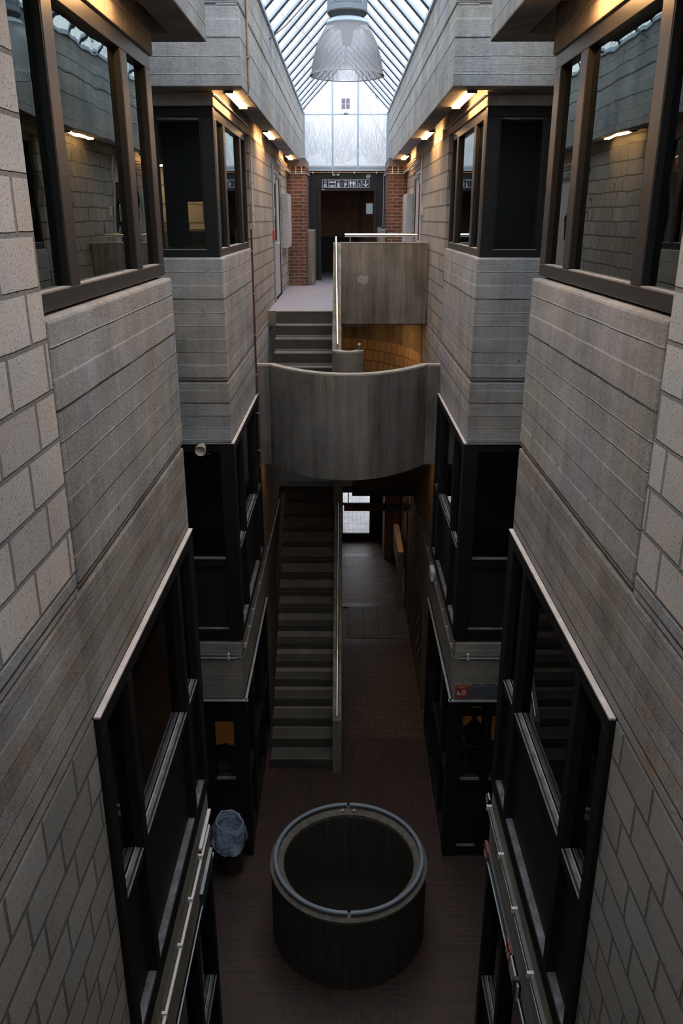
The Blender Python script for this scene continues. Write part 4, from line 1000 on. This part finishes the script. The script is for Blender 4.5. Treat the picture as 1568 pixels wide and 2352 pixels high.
# hanging sign in the passage
hs = empty('hanging_sign', (.6, 15.6, -5.6), 'hanging passage sign with a red a.0 field and a down arrow', 'sign')
bx(-.06, 1.30, 15.62, 15.645, -5.655, -5.49).build('panel', M['papery'], hs)
y_ = 15.618
bx(-.02,.14,y_,15.62,-5.655,-5.49).build('red_field', M['red'], hs); bx(.62,1.12,y_,15.62,-5.65,-5.495).build('dark_field', M['gasket'], hs); bx(1.12,1.29,y_,15.62,-5.65,-5.495).build('arrow_field', M['signgrey'], hs)
text('a.0', .085, (.0, y_, -5.62), FR_, M['grey'], hs, ext=.001); text('Sortie', .042, (.79, y_, -5.545), FR_, M['greyd'], hs, ext=.001); text('Rue du Campus', .038, (.79, y_, -5.60), FR_, M['greyd'], hs, ext=.001)
MB().box(1.195,1.215,y_-.002,y_,-5.63,-5.51).prism([(1.205,-5.64),(1.26,-5.59),(1.26,-5.57),(1.205,-5.615),(1.15,-5.57),(1.15,-5.59)],1,y_-.002,y_).build('arrow', M['gasket'], hs)
MB().box(.64,.74,y_-.002,y_,-5.525,-5.515).box(.64,.65,y_-.002,y_,-5.58,-5.515).box(.73,.74,y_-.002,y_,-5.58,-5.515).box(.686,.696,y_-.002,y_,-5.62,-5.54).build('exit_icon', M['grey'], hs)
for xx in (.02, 1.2): bx(xx,xx+.02,15.625,15.64,-5.49,-5.24).build('hanger', M['greyd'], hs)

# radiator and its pipe
rd = empty('radiator', (1.28, 17.6, -7.95), 'beige panel radiator on the right wall of the ground floor passage', 'radiator')
bx(1.17,1.29,16.95,18.7,-7.72,-7.14).build('panel', M['horn'], rd, bevel=.01)
bx(1.165,1.295,16.95,18.7,-7.14,-7.125).build('top_grille', M['cream'], rd)
MB().cyl((1.22,18.72,-7.2),(1.22,18.80,-7.15),.03,12).build('valve', M['white'], rd)
MB().tube([(1.25,16.95,-7.68),(1.25,16.93,-7.9),(1.28,16.80,-8.1),(1.36,16.7,-8.12)], .012, 8).build('pipe', M['greyd'], rd)
for yy in (17.2, 18.4): bx(1.29,1.40,yy,yy+.05,-7.6,-7.3).build('bracket', M['greyd'], rd)
struct(bx(1.34,1.40,16.87,16.94,-8.47,-5.5).build('trim_10', M['black']), 'dark vertical joint strip on the passage wall')
# notice board with papers
nb = empty('notice_board', (1.35, 14.1, -7.4), 'brown pinboard with curling notices on the right passage wall', 'notice board')
bx(1.345,1.362,12.95,15.4,-7.55,-6.55).build('board', M['cork'], nb)
for i, (y, z, w, h) in enumerate(((14.8,-6.75,.21,.297),(14.45,-6.78,.21,.297),(14.1,-6.72,.297,.21),(14.6,-7.15,.21,.297),(14.15,-7.1,.21,.25),(15.05,-7.0,.3,.42))):
    bx(1.338,1.344,y,y+w,z-h,z).build('notice', M['papery'] if i % 2 else M['hatch'], nb)
for i, (y, z) in enumerate(((13.55,-6.98),(13.25,-6.95),(13.40,-7.30),(13.02,-7.28))):
    m = MB(); vs = []; 
    for a in range(6):
        t = a/5; xx = 1.342-.055*t**2*(1.0 if i != 1 else .7); 
        vs += [(xx, y, z-.20*t), (xx+.03*t, y+.14, z-.20*t)]
    vs2 = [(v_[0]+.0015, v_[1], v_[2]) for v_ in vs]
    fs = [(2*a,2*a+1,2*a+3,2*a+2) for a in range(5)]
    m.add(vs, fs, True); m.add(vs2, fs, True); m.build('curling_paper', M['paper'], nb)
tag(bx(1.33,1.362,12.06+.02,12.20,-8.28,-8.12).build('socket_box', M['slate'], bevel=.005), 'small grey socket low on the right wall past the second bay', 'socket')

# loudspeaker in the left alcove
sp_ = empty('horn_speaker', (-1.688, 8.95, -2.47), 'beige round horn loudspeaker under the concrete in the left alcove', 'loudspeaker')
m = MB(); c = Vector((-1.69, 8.86, -2.49)); ax_ = Vector((-.05,-.96,-.16)).normalized()
pr = [(.058,.0),(.062,.004),(.062,.02),(.056,.06),(.046,.11),(.035,.14)]
def axlathe(m, c, ax, pr, seg=32, sq=0.):
    u = ax.cross(Vector((1,0,0))).normalized(); w = ax.cross(u); vs = []
    for r, d in pr:
        for k in range(seg):
            a = 2*PI*k/seg; rr = r*(1+sq*(abs(math.sin(2*a))**2)); vs.append(c - ax*d + (u*math.cos(a)+w*math.sin(a))*rr)
    n_ = len(pr); fs = [(i*seg+k, i*seg+(k+1)%seg, (i+1)*seg+(k+1)%seg, (i+1)*seg+k) for i in range(n_-1) for k in range(seg)]
    return m.add(vs, fs, True)
axlathe(MB(), c, ax_, pr, sq=.1).build('housing', M['horn'], sp_)
axlathe(MB(), c, ax_, [(.058,.0),(.048,.012),(.025,.03),(.014,.035),(.0,.035)]).build('horn', M['cream'], sp_)
axlathe(MB(), c+ax_*-.028, ax_, [(.0,-.008),(.010,-.004),(.012,.004),(.0,.006)], 16).build('centre_plug', M['galv'], sp_)
bx(-1.70,-1.675,8.93,9.09,-2.46,-2.44).build('bracket', M['galv'], sp_)
MB().tube([(-1.66,8.97,-2.5),(-1.63,9.0,-2.56),(-1.60,9.05,-2.57)], .003, 6).build('wire', M['greyd'], sp_)

# ================================================================== BIN
bn = empty('waste_bin', (-1.60, 8.86, -8.47), 'dark brown waste bin with a blue-grey liner in the left alcove', 'bin')
MB().lathe((-1.60,8.86,-8.47), [(.0,.0),(.145,.0),(.155,.03),(.175,.66),(.18,.70),(.17,.70),(.15,.05),(.0,.04)], 40).build('bin_body', M['bin'], bn)
rn = random.Random(4); ph = [rn.uniform(0,6.28) for _ in range(8)]
def lj(r, z, a, i):
    f = math.sin(3*a+ph[0]+z*9)*.35+math.sin(5*a+ph[1]-z*14)*.3+math.sin(9*a+ph[2]+z*20)*.2+math.sin(14*a+ph[3])*.12
    low = max(0., (.80-z))/.35 if i >= 4 else .0
    tilt = -.035*math.cos(a-.2) + .03*math.sin(a)
    rr = r + f*(.010+.04*low)
    if low: rr += .085*low*max(0, math.cos(a-PI-.3)) + .02*low*max(0, math.cos(a+.9))
    return rr, (tilt + .02*f*(1 if i in (3,4) else .6) + (.05*low*math.sin(2*a+1.2) if i >= 6 else 0))
MB().lathe((-1.60,8.86,-8.47), [(.10,.42),(.14,.56),(.158,.74),(.168,.80),(.185,.805),(.193,.78),(.198,.70),(.205,.62),(.212,.55),(.215,.49)], 72, jit=lj).build('liner', M['liner'], bn)
MB().tube([(-1.42,8.80,-7.75),(-1.405,8.78,-7.80),(-1.41,8.77,-7.88),(-1.43,8.76,-7.95)], .006, 6).build('liner_tie', M['white'], bn)

# ================================================================== ROOM CONTENT seen through ground floor glass
def desk(x0,x1,y0,y1,z,label):
    d = empty('desk', ((x0+x1)/2,(y0+y1)/2,-8.47), label, 'desk')
    bx(x0,x1,y0,y1,z-.03,z).build('desktop', M['orange'], d, bevel=.004)
    for xx in (x0+.05, x1-.05):
        for yy in (y0+.05, y1-.05): MB().cyl((xx,yy,-8.47),(xx,yy,z-.03),.018,10).build('leg', M['galv'], d)
def chair(x,y,label,rot=0):
    d = empty('chair', (x,y,-8.47), label, 'chair')
    MB().box(x-.22,x+.22,y-.2,y+.2,-8.03,-7.99).build('seat', M['chairb'], d, bevel=.015)
    pts = [(x-.21+.42*i/10, y-.2-.05*math.sin(PI*i/10)) for i in range(11)]
    ribbon([(a,b+.02) for a,b in pts], pts, -7.82, -7.50).build('backrest', M['chairb'], d)
    for sx in (-.18,.18):
        MB().cyl((x+sx,y-.2,-8.01),(x+sx,y-.22,-7.6),.011,8).build('back_post', M['galv'], d)
        for sy in (-.17,.17): MB().cyl((x+sx*1.1,y+sy*1.1,-8.47),(x+sx,y+sy,-8.01),.011,8).build('leg', M['galv'], d)
desk(-2.9,-1.74,10.62,11.25,-7.73,'orange lit desk behind the left alcove glass door')
chair(-2.02,10.55,'black chair pushed against the orange desk in the left room')
desk(1.75,3.2,10.75,11.42,-7.73,'orange lit desk behind the right alcove glass door')
def room_lamp(x,y,z,label,e='tubew',w=.3):
    d = empty('desk_lamp', (x,y,z), label, 'lamp')
    MB().lathe((x,y,z), [(.10,.0),(.09,.05),(.04,.12),(.0,.13)], 24).build('lamp_shade', M['greyd'], d)
    MB().lathe((x,y,z+.02), [(.0,-.02),(.05,.0),(.05,.03),(.0,.05)], 20).build('bulb', M['bulb'], d)
    MB().cyl((x,y,z+.12),(x,y,-5.36),.006,6).build('cord', M['greyd'], d)
M['bulb'] = emit('warm_bulb', (1.,.62,.30), 26)
room_lamp(-2.0,10.95,-6.55,'hanging lamp over the desk in the left ground floor room')
room_lamp(2.1,11.05,-6.55,'hanging lamp over the desk in the right ground floor room')
# seated person at the right desk
pe = empty('person', (1.98, 10.62, -8.47), 'person with curly fair hair in dark clothes leaning over the right orange desk', 'person')
def skin(name, verts, edges, radii, mat, parent, root=0, sub=2):
    o0 = Vector(parent['_o']); me = bpy.data.meshes.new(name); me.from_pydata([tuple(Vector(v)-o0) for v in verts], edges, [])
    o = bpy.data.objects.new(name, me); COL.objects.link(o); o.parent = parent; o['_o'] = tuple(o0)
    sm = o.modifiers.new('skin', 'SKIN')
    for i, r in enumerate(radii): me.skin_vertices[0].data[i].radius = (r if isinstance(r, tuple) else (r, r)); 
    me.skin_vertices[0].data[root].use_root = True; sm.use_smooth_shade = True
    ss = o.modifiers.new('sub', 'SUBSURF'); ss.levels = ss.render_levels = sub; me.materials.append(mat); return o
px, py = 1.98, 10.55
V = [(px,py-.05,-7.98),(px,py+.0,-7.80),(px,py+.08,-7.60),(px,py+.16,-7.46),(px,py+.21,-7.38),(px,py+.25,-7.31),
     (px-.17,py+.13,-7.50),(px-.24,py+.28,-7.66),(px-.14,py+.45,-7.69),(px+.17,py+.13,-7.50),(px+.24,py+.28,-7.66),(px+.12,py+.45,-7.69),
     (px-.10,py+.05,-7.98),(px-.12,py+.38,-7.97),(px-.12,py+.40,-8.40),(px+.10,py+.05,-7.98),(px+.12,py+.38,-7.97),(px+.12,py+.40,-8.40)]
Ed = [(0,1),(1,2),(2,3),(3,4),(4,5),(3,6),(6,7),(7,8),(3,9),(9,10),(10,11),(0,12),(12,13),(13,14),(0,15),(15,16),(16,17)]
Rd = [(.15,.11),(.14,.10),(.16,.11),(.13,.09),.05,.05,.07,.045,.03,.07,.045,.03,.09,.07,.045,.09,.07,.045]
skin('clothing', V, Ed, Rd, M['cloth'], pe)
m = MB(); hc = Vector((px, py+.30, -7.22))
def ell(m, c, rx, ry, rz, seg=20, rings=12, jit=0., rnd_=None):
    vs = []; 
    for i in range(rings+1):
        t = PI*i/rings
        for k in range(seg):
            a = 2*PI*k/seg; j = 1+(rnd_.uniform(-jit,jit) if rnd_ else 0)
            vs.append((c[0]+rx*j*math.sin(t)*math.cos(a), c[1]+ry*j*math.sin(t)*math.sin(a), c[2]+rz*j*math.cos(t)))
    return m.add(vs, [(i*seg+k, i*seg+(k+1)%seg, (i+1)*seg+(k+1)%seg, (i+1)*seg+k) for i in range(rings) for k in range(seg)], True)
ell(m, hc, .075, .095, .11); ell(m, (hc.x, hc.y+.095, hc.z-.01), .012, .02, .02, 8, 6); ell(m, (hc.x-.075, hc.y, hc.z), .01,.02,.03, 8, 6); ell(m, (hc.x+.075, hc.y, hc.z), .01,.02,.03, 8, 6)
m.build('head', M['skin'], pe)
ell(MB(), (hc.x, hc.y-.035, hc.z+.03), .11, .11, .115, 28, 16, .10, random.Random(2)).build('hair', M['hair'], pe)
for sx, j0 in ((-1, (px-.14,py+.45,-7.69)), (1, (px+.12,py+.45,-7.69))):
    b = Vector(j0); vs = [tuple(b), tuple(b+Vector((0,.07,-.005)))]; ed = [(0,1)]; rr = [.026,(.032,.014)]
    for f in range(4):
        x0 = -.027+f*.018; ln = (.062,.074,.070,.055)[f]; i0 = len(vs)
        vs += [tuple(b+Vector((x0,.09,-.005))), tuple(b+Vector((x0*1.2,.09+ln*.55,.002))), tuple(b+Vector((x0*1.25,.09+ln,-.012)))]
        ed += [(1,i0),(i0,i0+1),(i0+1,i0+2)]; rr += [.009,.008,.007]
    i0 = len(vs); vs += [tuple(b+Vector((-sx*.035,.05,0))), tuple(b+Vector((-sx*.05,.085,-.008)))]; ed += [(0,i0),(i0,i0+1)]; rr += [.010,.008]
    skin('hand', vs, ed, rr, M['skin'], pe, 0, 1)
chair(1.98,10.52,'black chair under the person at the orange desk in the right room')

# small lit corner inside the left upper alcove room
struct(sb(-1, 1.75, 3.6, 11.0, 11.1, -1.5, 1.5).build('wall_left_inner', M['blockfar']))
ul = empty('ceiling_light', (-2.1, 10.6, .9), 'warm lamp inside the left upper room, seen past the blind', 'light')
bx(-2.4,-1.9,10.55,10.75,.60,.66).build('housing', M['white'], ul); bx(-2.38,-1.92,10.57,10.73,.59,.60).build('diffuser', M['bulb'], ul)
sh_ = empty('shelf', (-1.85, 10.9, -.35), 'pale shelf inside the left upper room', 'shelf')
bx(-2.3,-1.7,10.7,11.0,-.16,-.13).build('board', M['white'], sh_)

# ================================================================== OUTSIDE: trees, hedge, neighbouring roofs
def tree(x, y, z, h, seed, label, lean=(0,0), depth=5, r0=.10, spread=.55):
    R = random.Random(seed); m = MB()
    def br(p, d, L, r, dep):
        pts = [p]; n_ = 4; q = p.copy(); dd = d.copy()
        for i in range(n_):
            dd = (dd + Vector((R.uniform(-.22,.22), R.uniform(-.22,.22), R.uniform(-.12,.16)))).normalized(); q = q + dd*L/n_; pts.append(q.copy())
        rr = [r*(1-.5*i/n_) for i in range(n_+1)]
        m.tube(pts, [max(q_, .004) for q_ in rr], 5 if dep < 3 else 3, cap=False)
        if dep < depth:
            for k in range(R.randint(2, 4) if dep else 4):
                t = R.uniform(.45, 1.); b = pts[0].lerp(pts[-1], t) if t < .99 else pts[-1]
                b = pts[min(n_, int(t*n_+.5))]
                nd = (dd + Vector((R.uniform(-1,1), R.uniform(-1,1), R.uniform(-.35,.8)))*spread*1.3).normalized()
                br(b, nd, L*R.uniform(.6,.85), r*.48, dep+1)
    br(Vector((x,y,z)), Vector((lean[0],lean[1],1)).normalized(), h, r0, 0)
    o = m.build('bare_tree', M['bark'], origin=(x,y,z)); tag(o, label, 'tree', 'bare trees outside')
tree(-4.2, 30, -8.5, 7.5, 11, 'bare tree outside left of the gable window', (.16,0), 6, .085, .6)
tree(4.4, 29, -8.5, 7.8, 23, 'bare tree outside right of the gable window, branches crossing it', (-.18,0), 6, .085, .6)
tree(.3, 38, -8.5, 7.0, 5, 'bare tree farthest away, in the middle of the gable window', (0,0), 6, .06, .55)
tree(-6.2, 15, -8.5, 9.5, 31, 'bare tree reaching over the left side of the glass roof', (.30,.1), 6, .11, .6)
# thicket behind
R2 = random.Random(9); m = MB()
for i in range(1300):
    x = R2.uniform(-4,4); y = R2.uniform(33,37); z = R2.uniform(.6,2.6); d = Vector((R2.uniform(-.5,.5), R2.uniform(-.2,.2), 1)).normalized()
    p = Vector((x,y,z)); pts = [p]
    for k in range(4): d = (d+Vector((R2.uniform(-.3,.3),0,R2.uniform(-.1,.3)))).normalized(); p = p+d*R2.uniform(.2,.5); pts.append(p)
    m.tube(pts, [.011,.009,.008,.006,.004], 3, cap=False)
tag(m.build('twig_thicket', M['bark']), 'thicket of bare twigs outside below the gable window', 'shrub', kind='stuff')
struct(MB().prism([(23.5,1.22),(26,1.50),(28.5,1.3),(28.5,.8),(23.5,.7)], 0, -3.5, 3.5).build('ceiling_neighbour_roof', M['rendert'], bevel=0), 'pale low roofs outside the gable window')
for i, (x0, x1, zt) in enumerate(((-1.9,-.5,1.78),(-.5,.75,1.72),(.75,2.2,1.75))):
    xm = x0+(x1-x0)*.78
    struct(MB().add([(x0,24.5,1.25),(x1,24.5,1.25),(x1,27.5,1.4),(x0,27.5,1.4),(xm,25.9,zt)], [(0,1,4),(1,2,4),(2,3,4),(3,0,4),(3,2,1,0)]).build('ceiling_rooflight', M['rendert']), 'pale folded rooflight outside the gable window')
struct(bx(-12, -4.6, 22, 34, -8.5, .6).build('wall_outside', M['rendert'])) if 0 else None

# ================================================================== CAMERA, WORLD, RENDER SETTINGS
F = 1860.; th = math.atan(676/F); ps = math.atan(7*math.cos(th)/F)
cam = bpy.data.cameras.new('camera'); co = bpy.data.objects.new('camera', cam); COL.objects.link(co)
cam.sensor_fit = 'VERTICAL'; cam.sensor_height = 36; cam.sensor_width = 24; cam.lens = 36*F/2352; cam.clip_end = 200; cam.clip_start = .05
co.location = (-.055, 0, H); co.rotation_euler = (PI/2-th, 0, ps)
sc.camera = co
w = bpy.data.worlds.new('overcast'); sc.world = w; w.use_nodes = True
nt = w.node_tree; nt.nodes.clear(); bg = nt.nodes.new('ShaderNodeBackground'); ou = nt.nodes.new('ShaderNodeOutputWorld')
tc = nt.nodes.new('ShaderNodeTexCoord'); sx = nt.nodes.new('ShaderNodeSeparateXYZ'); cr = nt.nodes.new('ShaderNodeMapRange')
nt.links.new(tc.outputs['Generated'], sx.inputs[0]); nt.links.new(sx.outputs[2], cr.inputs[0])
cr.inputs[1].default_value = 0; cr.inputs[2].default_value = 1; cr.inputs[3].default_value = 1.0; cr.inputs[4].default_value = 3.9
bg.inputs[0].default_value = (.90, .945, 1.0, 1); nt.links.new(cr.outputs[0], bg.inputs[1]); nt.links.new(bg.outputs[0], ou.inputs[0])
sc.view_settings.view_transform = 'Standard'; sc.view_settings.look = 'None'; sc.view_settings.exposure = 0.42; sc.view_settings.gamma = 1; sc.view_settings.use_curve_mapping = False
sc.cycles.max_bounces = 10; sc.cycles.diffuse_bounces = 5; sc.cycles.glossy_bounces = 4; sc.cycles.transparent_max_bounces = 24; sc.cycles.transmission_bounces = 6
sc.cycles.use_denoising = True
try: sc.cycles.denoiser = 'OPENIMAGEDENOISE'
except Exception: pass
sc.cycles.sample_clamp_indirect = 4.0; sc.cycles.caustics_reflective = False; sc.cycles.caustics_refractive = False
for o in list(bpy.data.objects):
    if '_o' in o: del o['_o']
